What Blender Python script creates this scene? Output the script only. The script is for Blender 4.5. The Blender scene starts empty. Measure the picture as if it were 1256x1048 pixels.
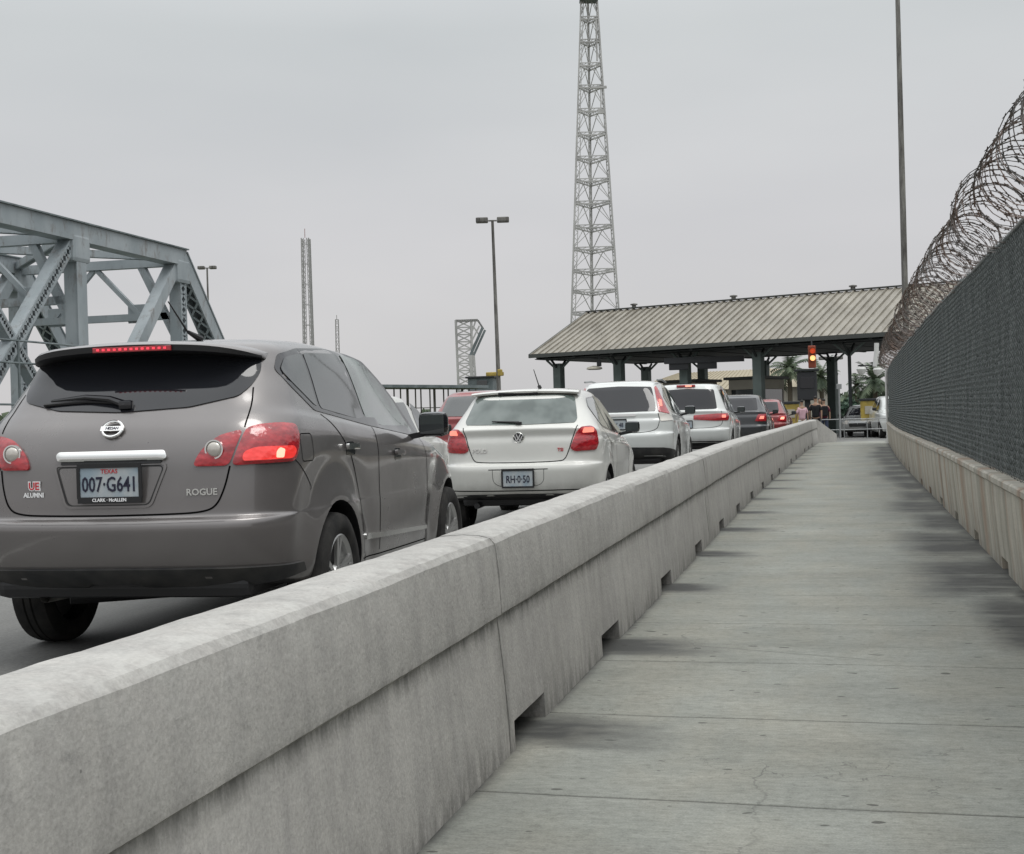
import bpy, bmesh, math, random
import numpy as np
from mathutils import Vector, Matrix, geometry
random.seed(7); rng = np.random.RandomState(7)
R = math.radians
# ---------------------------------------------------------------- camera
scene = bpy.context.scene
C = scene.collection
F_PX, YAW, PITCH, ROLL, EYE = 1650.0, math.atan(384/1650.0), -5.2/1650.0, 0.028, 1.30
fwd = Vector((-math.sin(YAW)*math.cos(PITCH), math.cos(YAW)*math.cos(PITCH), math.sin(PITCH)))
rgt = Vector((math.cos(YAW), math.sin(YAW), 0)); up = rgt.cross(fwd)
r2 = rgt*math.cos(ROLL) - up*math.sin(ROLL)
u2 = up*math.cos(ROLL) + rgt*math.sin(ROLL)
cd = bpy.data.cameras.new('camera'); cam = bpy.data.objects.new('camera', cd); C.objects.link(cam)
cam.matrix_world = Matrix(((r2.x, u2.x, -fwd.x, 0), (r2.y, u2.y, -fwd.y, 0), (r2.z, u2.z, -fwd.z, EYE), (0, 0, 0, 1)))
cd.sensor_width = 36; cd.lens = F_PX/1256*36; cd.clip_start = .05; cd.clip_end = 6000
scene.camera = cam

def at(px, py, D):
    """point seen at photo pixel px,py at depth D (metres)"""
    a = (px-628)/F_PX; b = (524-py)/F_PX
    return Vector((0, 0, EYE)) + D*(fwd + r2*a + u2*b)
# ---------------------------------------------------------------- world, sun
SUN_EL, SUN_AZ = R(68), R(115)
w = bpy.data.worlds.new('World'); scene.world = w; w.use_nodes = True
nt = w.node_tree; N = nt.nodes; L = nt.links
for n in list(N): N.remove(n)
def wn(t, **k):
    n = N.new(t)
    for a, v in k.items(): setattr(n, a, v)
    return n
out = wn('ShaderNodeOutputWorld'); bg = wn('ShaderNodeBackground'); bg.inputs[1].default_value = .1
sky = wn('ShaderNodeTexSky', sky_type='NISHITA', sun_disc=False, sun_elevation=SUN_EL, sun_rotation=SUN_AZ, dust_density=3, air_density=1.2)
geo = wn('ShaderNodeTexCoord'); sep = wn('ShaderNodeSeparateXYZ'); L.new(geo.outputs['Generated'], sep.inputs[0])
mp = wn('ShaderNodeMapping'); mp.inputs['Scale'].default_value = (1.3, 1.3, 4.5); L.new(geo.outputs['Generated'], mp.inputs[0])
nz = wn('ShaderNodeTexNoise'); nz.inputs['Scale'].default_value = 1.7; nz.inputs['Detail'].default_value = 4; nz.inputs['Roughness'].default_value = .45
L.new(mp.outputs[0], nz.inputs[0])
cr = wn('ShaderNodeValToRGB'); e = cr.color_ramp.elements
e[0].position = .30; e[0].color = (6.05, 6.12, 6.25, 1); e[1].position = .70; e[1].color = (6.95, 6.95, 7.0, 1)
L.new(nz.outputs[0], cr.inputs[0])
gr = wn('ShaderNodeValToRGB'); g = gr.color_ramp.elements       # overcast sky: brighter overhead, a little warm by the horizon
g[0].position = 0; g[0].color = (.985, .962, .955, 1); g[1].position = .95; g[1].color = (2.9, 2.95, 2.95, 1)
x = g.new(.14); x.color = (.985, .975, .985, 1)
x = g.new(.28); x.color = (.96, .99, .985, 1)
x = g.new(.42); x.color = (1.35, 1.38, 1.40, 1)
L.new(sep.outputs['Z'], gr.inputs[0])
mul = wn('ShaderNodeMix', data_type='RGBA', blend_type='MULTIPLY'); mul.inputs[0].default_value = 1
L.new(cr.outputs[0], mul.inputs[6]); L.new(gr.outputs[0], mul.inputs[7])
mix = wn('ShaderNodeMix', data_type='RGBA'); mix.inputs[0].default_value = .93
L.new(sky.outputs[0], mix.inputs[6]); L.new(mul.outputs[2], mix.inputs[7])
L.new(mix.outputs[2], bg.inputs[0]); L.new(bg.outputs[0], out.inputs[0])
sd = bpy.data.lights.new('sun', 'SUN'); sd.energy = 1.1; sd.angle = R(25); sd.color = (1, .98, .95)
sun = bpy.data.objects.new('sun', sd); C.objects.link(sun)
sdir = Vector((math.sin(SUN_AZ)*math.cos(SUN_EL), math.cos(SUN_AZ)*math.cos(SUN_EL), math.sin(SUN_EL)))
sun.rotation_euler = sdir.to_track_quat('Z', 'Y').to_euler()
scene.view_settings.view_transform = 'Standard'; scene.view_settings.look = 'None'
scene.view_settings.exposure = 0; scene.view_settings.gamma = 1
scene.render.engine = 'CYCLES'
scene.render.resolution_x = 1024; scene.render.resolution_y = 854

# ---------------------------------------------------------------- profiles of the walkway and the road
def pchip(xs, ys):
    xs = np.array(xs, float); ys = np.array(ys, float); h = np.diff(xs); d = np.diff(ys)/h
    m = np.zeros(len(xs)); m[0] = d[0]; m[-1] = d[-1]
    for i in range(1, len(xs)-1):
        if d[i-1]*d[i] > 0:
            w1 = 2*h[i]+h[i-1]; w2 = h[i]+2*h[i-1]; m[i] = (w1+w2)/(w1/d[i-1]+w2/d[i])
    def f(x):
        x = np.clip(x, xs[0], xs[-1]); i = np.clip(np.searchsorted(xs, x)-1, 0, len(xs)-2)
        t = (x-xs[i])/h[i]; t2 = t*t; t3 = t2*t
        return (2*t3-3*t2+1)*ys[i]+(t3-2*t2+t)*h[i]*m[i]+(-2*t3+3*t2)*ys[i+1]+(t3-t2)*h[i]*m[i+1]
    return f
zw = pchip([-20, 3, 9, 18, 32, 46, 55, 80], [0, 0, .044, .117, .157, .235, .262, .27])
kx = pchip([-20, 0, 12, 30, 55, 80], [0, 0, .13, .417, 1.153, 2.2])
zr = pchip([-20, 0, 6, 13, 21, 30, 50, 120, 400], [.10, .12, .14, .20, .29, .33, .34, .34, .34])
def W(x, y, z): return (x+float(kx(y)), y, z+float(zw(y)))

# ---------------------------------------------------------------- materials
def mat(name, col, rough=.6, metal=0, coat=0, spec=.5, emit=None, estr=0, alpha=None, trans=0):
    m = bpy.data.materials.new(name); m.use_nodes = True; b = m.node_tree.nodes['Principled BSDF']
    b.inputs['Base Color'].default_value = (*col, 1); b.inputs['Roughness'].default_value = rough
    b.inputs['Metallic'].default_value = metal; b.inputs['Coat Weight'].default_value = coat
    b.inputs['Coat Roughness'].default_value = .05
    b.inputs['Specular IOR Level'].default_value = spec
    if emit: b.inputs['Emission Color'].default_value = (*emit, 1); b.inputs['Emission Strength'].default_value = estr
    if trans: b.inputs['Transmission Weight'].default_value = trans
    return m
class G:
    """small node-graph helper on a material"""
    def __init__(s, m): s.m = m; s.t = m.node_tree; s.b = s.t.nodes['Principled BSDF']; s.co = s.t.nodes.new('ShaderNodeTexCoord')
    def n(s, t, **k):
        x = s.t.nodes.new(t)
        for a, v in k.items(): setattr(x, a, v)
        return x
    def l(s, a, b): s.t.links.new(a, b)
    def noise(s, scale, sc=(1, 1, 1), detail=4, rough=.55, loc=(0, 0, 0)):
        mp = s.n('ShaderNodeMapping'); mp.inputs['Scale'].default_value = sc; mp.inputs['Location'].default_value = loc
        s.l(s.co.outputs['Object'], mp.inputs[0])
        z = s.n('ShaderNodeTexNoise'); z.inputs['Scale'].default_value = scale; z.inputs['Detail'].default_value = detail; z.inputs['Roughness'].default_value = rough
        s.l(mp.outputs[0], z.inputs[0]); return z.outputs[0]
    def ramp(s, v, stops):
        r = s.n('ShaderNodeValToRGB'); e = r.color_ramp.elements
        while len(e) < len(stops): e.new(.5)
        for i, (p, c) in enumerate(stops):
            e[i].position = p; e[i].color = (*c, 1) if len(c) == 3 else c
        s.l(v, r.inputs[0]); return r.outputs[0]
    def val(s, v, a, b, lo=0., hi=1.):
        r = s.n('ShaderNodeMapRange'); r.inputs[1].default_value = a; r.inputs[2].default_value = b
        r.inputs[3].default_value = lo; r.inputs[4].default_value = hi; s.l(v, r.inputs[0]); return r.outputs[0]
    def mul(s, a, b, f=1., mode='MULTIPLY'):
        x = s.n('ShaderNodeMix', data_type='RGBA', blend_type=mode)
        if isinstance(f, float): x.inputs[0].default_value = f
        else: s.l(f, x.inputs[0])
        for i, q in ((6, a), (7, b)):
            if isinstance(q, tuple): x.inputs[i].default_value = (*q, 1)
            else: s.l(q, x.inputs[i])
        return x.outputs[2]
    def math(s, op, a, b=None):
        x = s.n('ShaderNodeMath', operation=op)
        for i, q in ((0, a), (1, b)):
            if q is None: continue
            if isinstance(q, (int, float)): x.inputs[i].default_value = q
            else: s.l(q, x.inputs[i])
        return x.outputs[0]
    def attr(s, name):
        return s.n('ShaderNodeAttribute', attribute_name=name).outputs['Fac']
    def xyz(s):
        x = s.n('ShaderNodeSeparateXYZ'); s.l(s.co.outputs['Object'], x.inputs[0]); return x.outputs
    def bump(s, v, dist=.004, strength=1.):
        b = s.n('ShaderNodeBump'); b.inputs['Distance'].default_value = dist; b.inputs['Strength'].default_value = strength
        s.l(v, b.inputs['Height'])
        if s.b.inputs['Normal'].links: s.l(s.b.inputs['Normal'].links[0].from_socket, b.inputs['Normal'])
        s.l(b.outputs[0], s.b.inputs['Normal'])
    def color(s, c): s.l(c, s.b.inputs['Base Color'])
    def rough(s, c): s.l(c, s.b.inputs['Roughness'])

M = {}
# -- walkway concrete: broom finish across, slab joints, attribute-driven drain stains
m = M['walk'] = mat('walkway_concrete', (.24, .25, .225), .85, spec=.3); g = G(m)
c = g.ramp(g.noise(1.1, (1, 1, 1), 5, .6), [(.3, (.220, .226, .204)), (.7, (.290, .295, .268))])
c = g.mul(c, g.ramp(g.noise(3.0, (.45, 3.2, 1), 5, .65), [(.3, (.90, .905, .90)), (.65, (1.05, 1.05, 1.04))]))
c = g.mul(c, g.ramp(g.noise(40, (.35, 2.2, 1), 4, .7), [(.25, (.78, .78, .77)), (.6, (1.06, 1.06, 1.06))]))
c = g.mul(c, g.ramp(g.noise(150, (1, 1, 1), 2, .6), [(.3, (.82, .82, .82)), (.7, (1.12, 1.12, 1.12))]))
c = g.mul(c, g.ramp(g.noise(1.3, (1.6, .6, 1), 4, .6, (4, 7, 0)), [(.35, (1.03, 1.0, .96)), (.6, (.99, 1.0, 1.0))]))
c = g.mul(c, g.ramp(g.noise(24, (1, 1.3, 1), 5, .75, (1, 2, 0)), [(.25, (.72, .72, .71)), (.5, (1.0, 1.0, 1.0)), (.8, (1.13, 1.13, 1.12))]))
c = g.mul(c, (.055, .056, .052), g.attr('stain'), 'MIX')
v_ = g.n('ShaderNodeTexVoronoi', feature='DISTANCE_TO_EDGE'); v_.inputs['Scale'].default_value = .55; mp_ = g.n('ShaderNodeMapping'); g.l(g.co.outputs['Object'], mp_.inputs[0]); nz_ = g.noise(2.5, detail=5, rough=.6)
cm_ = g.n('ShaderNodeVectorMath', operation='ADD'); g.l(mp_.outputs[0], cm_.inputs[0]); g.l(nz_, cm_.inputs[1]); g.l(cm_.outputs[0], v_.inputs[0])
c = g.mul(c, (.07, .07, .065), g.math('MULTIPLY', g.val(v_.outputs['Distance'], .0035, .001), g.val(g.noise(.8, loc=(5, 2, 0)), .5, .6, 0, .55)), 'MIX')
c = g.mul(c, (.04, .04, .035), g.attr('joint'), 'MIX')
sp = g.noise(16, (.75, 1.3, 1), 0, .3)
c = g.mul(c, (.035, .033, .03), g.math('MULTIPLY', g.val(sp, .815, .83), .7), 'MIX')
g.color(c); g.bump(g.noise(120, (.5, 1.6, 1), 3), .003, .6); g.bump(g.attr('joint'), .01, .0)
g.rough(g.val(g.attr('stain'), 0, 1, .86, .6))
# -- barrier concrete (left)
def concrete(name, a, b, streak, seed, rust=False):
    m = mat(name, a, .85, spec=.3); g = G(m); lo = (seed, seed*.7, seed*.3)
    c = g.ramp(g.noise(1.6, (1, 1, 1), 5, .6, lo), [(.3, a), (.7, b)])
    c = g.mul(c, g.ramp(g.noise(3.5, (1, 2.2, .28), 5, .65, lo), [(.3, (streak,)*3), (.62, (1.08, 1.08, 1.07))]))
    c = g.mul(c, g.ramp(g.noise(9, (1.2, 1.2, 1.2), 6, .75, lo), [(.28, (.87, .875, .88)), (.55, (1.01, 1.01, 1.01)), (.8, (1.07, 1.07, 1.06))]))
    c = g.mul(c, g.ramp(g.noise(90, (1, 1, 1), 3, .6, lo), [(.3, (.85, .85, .85)), (.7, (1.1, 1.1, 1.1))]))
    # small pits
    v = g.n('ShaderNodeTexVoronoi'); v.inputs['Scale'].default_value = 14; g.l(g.co.outputs['Object'], v.inputs[0])
    c = g.mul(c, (.09, .09, .085), g.math('MULTIPLY', g.val(v.outputs['Distance'], .06, .04), g.val(g.noise(2.2, detail=2, loc=lo), .5, .6, 0, .7)), 'MIX')
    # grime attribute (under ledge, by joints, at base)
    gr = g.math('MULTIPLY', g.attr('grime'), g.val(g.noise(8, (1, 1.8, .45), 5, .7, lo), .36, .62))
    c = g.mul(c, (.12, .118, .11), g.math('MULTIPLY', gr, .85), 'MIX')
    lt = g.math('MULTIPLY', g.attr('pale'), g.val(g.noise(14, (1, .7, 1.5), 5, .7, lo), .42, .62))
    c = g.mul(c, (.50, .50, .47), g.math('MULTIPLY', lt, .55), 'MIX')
    if rust:
        r = g.val(g.noise(1.7, (.2, 1.25, .10), 4, .6, (3.3, 1.1, 0)), .50, .62)
        r = g.math('MULTIPLY', r, g.val(g.noise(7, (1, 2.4, .12), 4, .6), .3, .6, .35, 1))
        c = g.mul(c, (.24, .135, .08), g.math('MULTIPLY', r, .62), 'MIX')
        r2 = g.val(g.noise(2.0, (.2, 1.4, .12), 4, .6, (9.3, 4.1, 0)), .52, .66)
        c = g.mul(c, (.13, .135, .10), g.math('MULTIPLY', r2, .45), 'MIX')
    # board marks and scuffs: pale scratches, dark tyre-like rubs
    c = g.mul(c, (.46, .455, .43), g.val(g.noise(11, (2.5, .5, 3.2), 5, .75, (seed*3, 1, 2)), .66, .74, 0, .55), 'MIX')
    c = g.mul(c, (.15, .15, .145), g.val(g.noise(4.2, (1.2, .8, 1.4), 6, .8, (seed*5, 4, 1)), .62, .72, 0, .45), 'MIX')
    g.color(c); g.bump(g.noise(60, (1, 1, 1), 4, .6), .004, .6); g.bump(g.noise(5, (1, 1, 1), 3), .014, .3); g.bump(g.noise(16, (1, 1, 1), 5, .7), .006, .4)
    return m
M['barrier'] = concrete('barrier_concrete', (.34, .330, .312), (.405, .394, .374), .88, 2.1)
M['parapet'] = concrete('parapet_concrete', (.40, .375, .315), (.50, .475, .41), .70, 5.3, True)
M['plain_concrete'] = concrete('plain_concrete', (.22, .22, .2), (.3, .3, .27), .85, 8.2)
m = M['road'] = mat('road_concrete', (.16, .16, .15), .85, spec=.3); g = G(m)
c = g.ramp(g.noise(.9, (1.6, .4, 1), 5, .6), [(.3, (.12, .12, .115)), (.7, (.20, .20, .19))])
c = g.mul(c, g.ramp(g.noise(60, (1, 1, 1), 3), [(.3, (.8, .8, .8)), (.7, (1.15, 1.15, 1.15))]))
g.color(c); g.bump(g.noise(150), .003, .6)
m = M['ground'] = mat('ground_soil', (.1, .11, .07), .95, spec=.1); g = G(m)
g.color(g.ramp(g.noise(.05, detail=8), [(.35, (.07, .09, .045)), (.65, (.15, .14, .10))]))
m = M['paint_line'] = mat('road_line_paint', (.55, .55, .5), .7); g = G(m)
g.color(g.ramp(g.noise(9, detail=6), [(.4, (.22, .22, .2)), (.6, (.55, .55, .52))]))

def paint(name, col, metal=0., rough=.35, dirt=.12, coat=1.):
    m = mat(name, col, rough, metal, coat); g = G(m)
    c = g.mul(col, g.ramp(g.noise(1.7, detail=5), [(.3, (1-dirt,)*3), (.7, (1+dirt*.4,)*3)]))
    z = g.xyz()[2]
    dd = g.math('MULTIPLY', g.val(z, .62, .28), g.val(g.noise(6, (1, 1, .5), 5, .65), .3, .7))
    c = g.mul(c, (.13, .12, .105), g.math('MULTIPLY', dd, .55), 'MIX')
    g.color(c); g.rough(g.val(g.noise(4, detail=6), .3, .7, rough-.05, rough+.1))
    g.b.inputs['Coat Roughness'].default_value = .08
    return m
M['grey_paint'] = paint('grey_metallic_paint', (.165, .153, .148), .45, .30)
M['white_paint'] = paint('white_car_paint', (.62, .62, .58), 0, .4, .07)
M['pearl_paint'] = paint('pearl_white_paint', (.60, .62, .60), 0, .4, .07)
M['dark_paint'] = paint('dark_car_paint', (.03, .033, .036), .3, .35)
M['red_paint'] = paint('red_car_paint', (.22, .02, .02), .2, .35)
M['silver_paint'] = paint('silver_car_paint', (.33, .34, .34), .5, .35)
M['glass'] = mat('dark_tinted_glass', (.014, .015, .018), .05, 0, .1, .45)
M['glass_side'] = mat('tinted_side_glass', (.030, .035, .035), .05, 0, .6, .7)
m = M['glass_clear'] = mat('green_tinted_glass', (.10, .135, .12), .05, 0, .7, .6); g = G(m)
g.color(g.ramp(g.noise(2.6, (1, 1, 1.4), 3), [(.35, (.045, .06, .055)), (.5, (.12, .16, .14)), (.7, (.17, .19, .18))]))
m = M['glass_rear'] = mat('see_through_rear_glass', (.10, .125, .115), .05, 0, .5, .5); g = G(m)
c = g.ramp(g.noise(4.5, (1, 1, .6), 2, .5, (1.3, 0, 0)), [(.36, (.055, .075, .068)), (.5, (.10, .125, .115)), (.68, (.14, .165, .155))])
g.color(c)
M['black_trim'] = mat('black_plastic_trim', (.012, .012, .013), .45)
M['black_gloss'] = mat('gloss_black_trim', (.008, .008, .01), .12, 0, .5)
m = M['cladding'] = mat('lower_cladding_plastic', (.02, .021, .022), .6)
g = G(m); g.color(g.ramp(g.noise(6, detail=6), [(.35, (.012, .013, .014)), (.7, (.045, .043, .04))]))
M['seam'] = mat('panel_gap', (.006, .006, .006), .9, spec=0)
M['chrome'] = mat('chrome', (.78, .78, .76), .12, 1)
M['rim'] = mat('alloy_rim', (.50, .50, .49), .32, .8)
m = M['tyre'] = mat('tyre_rubber', (.018, .018, .018), .85, spec=.25)
g = G(m); g.color(g.ramp(g.noise(11, detail=5), [(.3, (.013, .013, .013)), (.75, (.04, .038, .035))]))
def lens(name, a, b, estr, ecol):
    m = mat(name, a, .12, 0, 1.); g = G(m)
    c = g.ramp(g.noise(17, (1, 1, 2.2), 3), [(.35, a), (.65, b)]); g.color(c)
    v = g.n('ShaderNodeTexVoronoi'); v.inputs['Scale'].default_value = 42; g.l(g.co.outputs['Object'], v.inputs[0])
    g.bump(v.outputs['Distance'], .004, .5)
    if estr:
        g.b.inputs['Emission Color'].default_value = (*ecol, 1); g.b.inputs['Emission Strength'].default_value = estr
    return m
M['lens'] = lens('red_lamp_lens', (.20, .006, .011), (.40, .014, .022), .03, (1, .03, .03))
M['lens_glow'] = lens('lit_red_lamp_lens', (.50, .02, .02), (.7, .04, .04), .42, (1, .05, .03))
M['lens_hot'] = mat('lit_brake_bulb', (1, .4, .3), .3, emit=(1, .30, .20), estr=1.6)
M['lens_lit'] = mat('lit_brake_lamp', (.7, .1, .08), .3, emit=(1, .35, .25), estr=.9)
M['lens_led'] = mat('lit_brake_led', (.7, .05, .08), .3, emit=(1, .06, .10), estr=.75)
M['lens_clear'] = mat('clear_lamp_lens', (.55, .52, .47), .15, .3, 1.)
M['white_letter'] = mat('white_plate_lettering', (.8, .8, .8), .5)
M['letter'] = mat('dark_plate_lettering', (.01, .01, .03), .5)
M['plate'] = mat('license_plate_face', (.48, .53, .58), .4); g = G(M['plate'])
g.color(g.ramp(g.noise(9, (1, 1, 1), 4), [(.35, (.27, .34, .39)), (.6, (.42, .45, .46))]))
M['red_letter'] = mat('red_lettering', (.5, .03, .04), .5)
M['bridge'] = mat('bridge_steel_paint', (.21, .27, .28), .6, .0); g = G(M['bridge'])
c = g.ramp(g.noise(.9, (1, 1, .6), 6), [(.3, (.235, .27, .285)), (.7, (.335, .37, .385))])
c = g.mul(c, (.12, .09, .07), g.val(g.noise(2.2, (1, 1, .4), 6, .75), .54, .70, 0, .75), 'MIX'); g.color(c)
M['bridge_dark'] = mat('weathered_bridge_steel', (.13, .16, .165), .7); g = G(M['bridge_dark'])
g.color(g.ramp(g.noise(1.4, detail=6), [(.3, (.08, .10, .105)), (.7, (.18, .21, .215))]))
M['tower'] = mat('hazy_galvanised_tower_steel', (.27, .27, .26), .6, .2); g = G(M['tower'])
g.color(g.ramp(g.noise(.35, detail=5), [(.35, (.34, .34, .33)), (.65, (.48, .48, .465))]))  # steel grey lifted pale, with the haze of distance put into the colour
M['tower_red'] = mat('faded_red_tower_paint', (.36, .22, .22), .7)
M['tower_pale'] = mat('pale_tower_paint', (.30, .30, .295), .7)
M['pole'] = mat('weathered_grey_pole', (.20, .195, .18), .6, .3); g = G(M['pole'])
g.color(g.ramp(g.noise(3, (2, 2, .35), 6, .7), [(.35, (.07, .065, .06)), (.65, (.24, .235, .215))]))
M['galv'] = mat('galvanised_steel', (.30, .31, .31), .45, .5)
M['fence_cloth'] = mat('dark_screen_mesh', (.030, .036, .038), .8, spec=.2); g = G(M['fence_cloth'])
g.color(g.ramp(g.noise(2.2, (1, 1.6, .35), 6, .65), [(.3, (.062, .072, .070)), (.7, (.105, .116, .114))]))
M['fence_wire'] = mat('fence_wire', (.11, .125, .125), .7, 0, spec=.25)
g = G(M['fence_wire']); g.color(g.ramp(g.noise(5, (1, 2.0, .4), 5, .7), [(.35, (.075, .085, .084)), (.65, (.19, .205, .20))]))
M['razor'] = mat('razor_wire_steel', (.1, .1, .1), .55, .3); g = G(M['razor'])
c = g.ramp(g.noise(2.2, detail=5), [(.40, (.085, .08, .075)), (.62, (.11, .07, .052))]); g.color(c)
M['roof'] = mat('tan_standing_seam_roof', (.33, .305, .255), .5, .1); g = G(M['roof'])
c = g.ramp(g.noise(.5, (1, 1, 1), 6), [(.3, (.235, .22, .185)), (.7, (.30, .28, .235))])
c = g.mul(c, g.ramp(g.noise(1.6, (1, .25, .25), 6, .75), [(.35, (.72, .70, .67)), (.6, (1.03, 1.03, 1.03))])); g.color(c)
M['roof_trim'] = mat('dark_canopy_trim', (.06, .065, .06), .6)
M['canopy_col'] = mat('green_grey_column', (.095, .125, .115), .7); g = G(M['canopy_col'])
g.color(g.ramp(g.noise(1.3, detail=5), [(.3, (.075, .10, .092)), (.7, (.13, .16, .15))]))
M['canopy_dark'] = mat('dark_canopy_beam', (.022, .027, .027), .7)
M['beige'] = mat('beige_stucco', (.40, .375, .31), .8); g = G(M['beige'])
g.color(g.ramp(g.noise(1, detail=5), [(.3, (.35, .33, .275)), (.7, (.43, .405, .34))]))
M['tan_roof'] = mat('tan_tile_roof', (.33, .29, .21), .8)
M['yellow'] = mat('yellow_booth_paint', (.42, .30, .04), .6); g = G(M['yellow'])
g.color(g.ramp(g.noise(3, detail=4), [(.35, (.28, .21, .05)), (.65, (.45, .33, .06))]))
M['dark_box'] = mat('dark_equipment_housing', (.02, .022, .025), .5)
M['amber_lit'] = mat('lit_amber_signal', (1, .4, .1), .4, emit=(1, .5, .2), estr=1.6)
M['red_lit'] = mat('lit_red_signal', (.8, .06, .02), .4, emit=(1, .12, .03), estr=.35)
M['sign_orange'] = mat('orange_red_housing', (.25, .05, .02), .6)
M['bark'] = mat('palm_bark', (.10, .085, .06), .9)
M['leaf'] = mat('dark_foliage', (.045, .07, .04), .7); g = G(M['leaf'])
g.color(g.ramp(g.noise(.8, detail=3), [(.35, (.03, .052, .028)), (.65, (.085, .115, .06))]))
M['leaf_pale'] = mat('pale_green_foliage', (.07, .12, .08), .7); g = G(M['leaf_pale'])
g.color(g.ramp(g.noise(.8, detail=3), [(.35, (.045, .09, .06)), (.65, (.11, .16, .11))]))
M['skin'] = mat('skin', (.30, .18, .12), .6)
M['hair'] = mat('dark_hair', (.015, .012, .01), .6)
def cloth(n, c): M[n] = mat(n+'_cloth', c, .9, spec=.2)
cloth('maroon', (.09, .02, .035)); cloth('black', (.018, .018, .02)); cloth('denim', (.04, .05, .08)); cloth('pink', (.55, .36, .40)); cloth('white', (.6, .6, .58)); cloth('plum', (.10, .04, .09))
M['white_metal'] = mat('white_enamel', (.6, .6, .58), .4)

# ---------------------------------------------------------------- mesh helpers
class MB:
    def __init__(s): s.v = []; s.f = []; s.m = []; s.mats = []
    def mi(s, m):
        m = M[m] if isinstance(m, str) else m
        if m not in s.mats: s.mats.append(m)
        return s.mats.index(m)
    def add(s, vs, fs, m):
        o = len(s.v); k = s.mi(m); s.v += [tuple(p) for p in vs]; s.f += [tuple(o+i for i in f) for f in fs]; s.m += [k]*len(fs)
        return s
    def box(s, c, d, m, M4=None, bev=0):
        x, y, z = d[0]/2, d[1]/2, d[2]/2
        if bev:
            b = min(bev, x*.9, y*.9, z*.9); vs = []; idx = {}
            bm = bmesh.new(); bmesh.ops.create_cube(bm, size=1)
            for q in bm.verts: q.co = Vector((q.co.x*d[0], q.co.y*d[1], q.co.z*d[2]))
            bmesh.ops.bevel(bm, geom=list(bm.edges), offset=b, segments=2, profile=.6, affect='EDGES')
            bm.verts.index_update(); vs = [q.co.copy() for q in bm.verts]; fs = [[q.index for q in f.verts] for f in bm.faces]; bm.free()
        else:
            vs = [Vector((a, b, e)) for a in (-x, x) for b in (-y, y) for e in (-z, z)]
            fs = [(0, 1, 3, 2), (4, 6, 7, 5), (0, 4, 5, 1), (2, 3, 7, 6), (0, 2, 6, 4), (1, 5, 7, 3)]
        c = Vector(c)
        vs = [(M4 @ v if M4 else v)+c for v in vs]
        return s.add(vs, fs, m)
    def bar(s, a, b, w, h, m, upv=(0, 0, 1)):
        a = Vector(a); b = Vector(b); t = (b-a); ln = t.length
        if ln < 1e-6: return s
        t.normalize(); u = Vector(upv); sdv = t.cross(u)
        if sdv.length < 1e-3: sdv = t.cross(Vector((1, 0, 0)))
        sdv.normalize(); u = sdv.cross(t)
        vs = []
        for p in (a, b):
            for i, j in ((-1, -1), (1, -1), (1, 1), (-1, 1)): vs.append(p+sdv*(i*w/2)+u*(j*h/2))
        return s.add(vs, [(0, 1, 2, 3), (7, 6, 5, 4), (0, 4, 5, 1), (1, 5, 6, 2), (2, 6, 7, 3), (3, 7, 4, 0)], m)
    def tube(s, pts, r, m, n=8, cap=True):
        pts = [Vector(p) for p in pts]; rs = r if isinstance(r, (list, tuple)) else [r]*len(pts)
        vs = []; prev = None
        for i, p in enumerate(pts):
            t = (pts[min(i+1, len(pts)-1)]-pts[max(i-1, 0)]).normalized()
            if prev is None:
                prev = t.orthogonal().normalized()
            prev = (prev - t*prev.dot(t))
            if prev.length < 1e-5: prev = t.orthogonal()
            prev.normalize(); q = t.cross(prev)
            for k in range(n):
                a = 2*math.pi*k/n; vs.append(p+(prev*math.cos(a)+q*math.sin(a))*rs[i])
        fs = []
        for i in range(len(pts)-1):
            for k in range(n): fs.append((i*n+k, i*n+(k+1) % n, (i+1)*n+(k+1) % n, (i+1)*n+k))
        if cap: fs.append(tuple(range(n-1, -1, -1))); fs.append(tuple((len(pts)-1)*n+k for k in range(n)))
        return s.add(vs, fs, m)
    def lathe(s, prof, m, axis='x', c=(0, 0, 0), n=32, closed=False):
        vs = []; fs = []; P = len(prof)
        for k in range(n):
            a = 2*math.pi*k/n
            for (t, r) in prof:
                if axis == 'x': vs.append((c[0]+t, c[1]+r*math.cos(a), c[2]+r*math.sin(a)))
                elif axis == 'z': vs.append((c[0]+r*math.cos(a), c[1]+r*math.sin(a), c[2]+t))
                else: vs.append((c[0]+r*math.cos(a), c[1]+t, c[2]+r*math.sin(a)))
        for k in range(n):
            k2 = (k+1) % n
            for i in range(P-1 if not closed else P): fs.append((k*P+i, k*P+(i+1) % P, k2*P+(i+1) % P, k2*P+i))
        return s.add(vs, fs, m)
    def build(s, name, parent=None, smooth=None, mw=None):
        me = bpy.data.meshes.new(name); me.from_pydata(s.v, [], s.f)
        for m in s.mats: me.materials.append(m)
        me.polygons.foreach_set('material_index', s.m)
        bm = bmesh.new(); bm.from_mesh(me); bmesh.ops.recalc_face_normals(bm, faces=bm.faces); bm.to_mesh(me); bm.free()
        if smooth:
            me.polygons.foreach_set('use_smooth', [True]*len(me.polygons)); me.set_sharp_from_angle(angle=R(smooth))
        me.update()
        o = bpy.data.objects.new(name, me); C.objects.link(o)
        if parent: o.parent = parent
        return o
def empty(name, loc=(0, 0, 0), rz=0):
    o = bpy.data.objects.new(name, None); C.objects.link(o); o.location = loc; o.rotation_euler = (0, 0, rz); o.empty_display_size = .2
    return o
def tag(o, label, cat, group=None):
    o['label'] = label; o['category'] = cat
    if group: o['group'] = group
    return o
def struct(o): o['kind'] = 'structure'; return o
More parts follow.
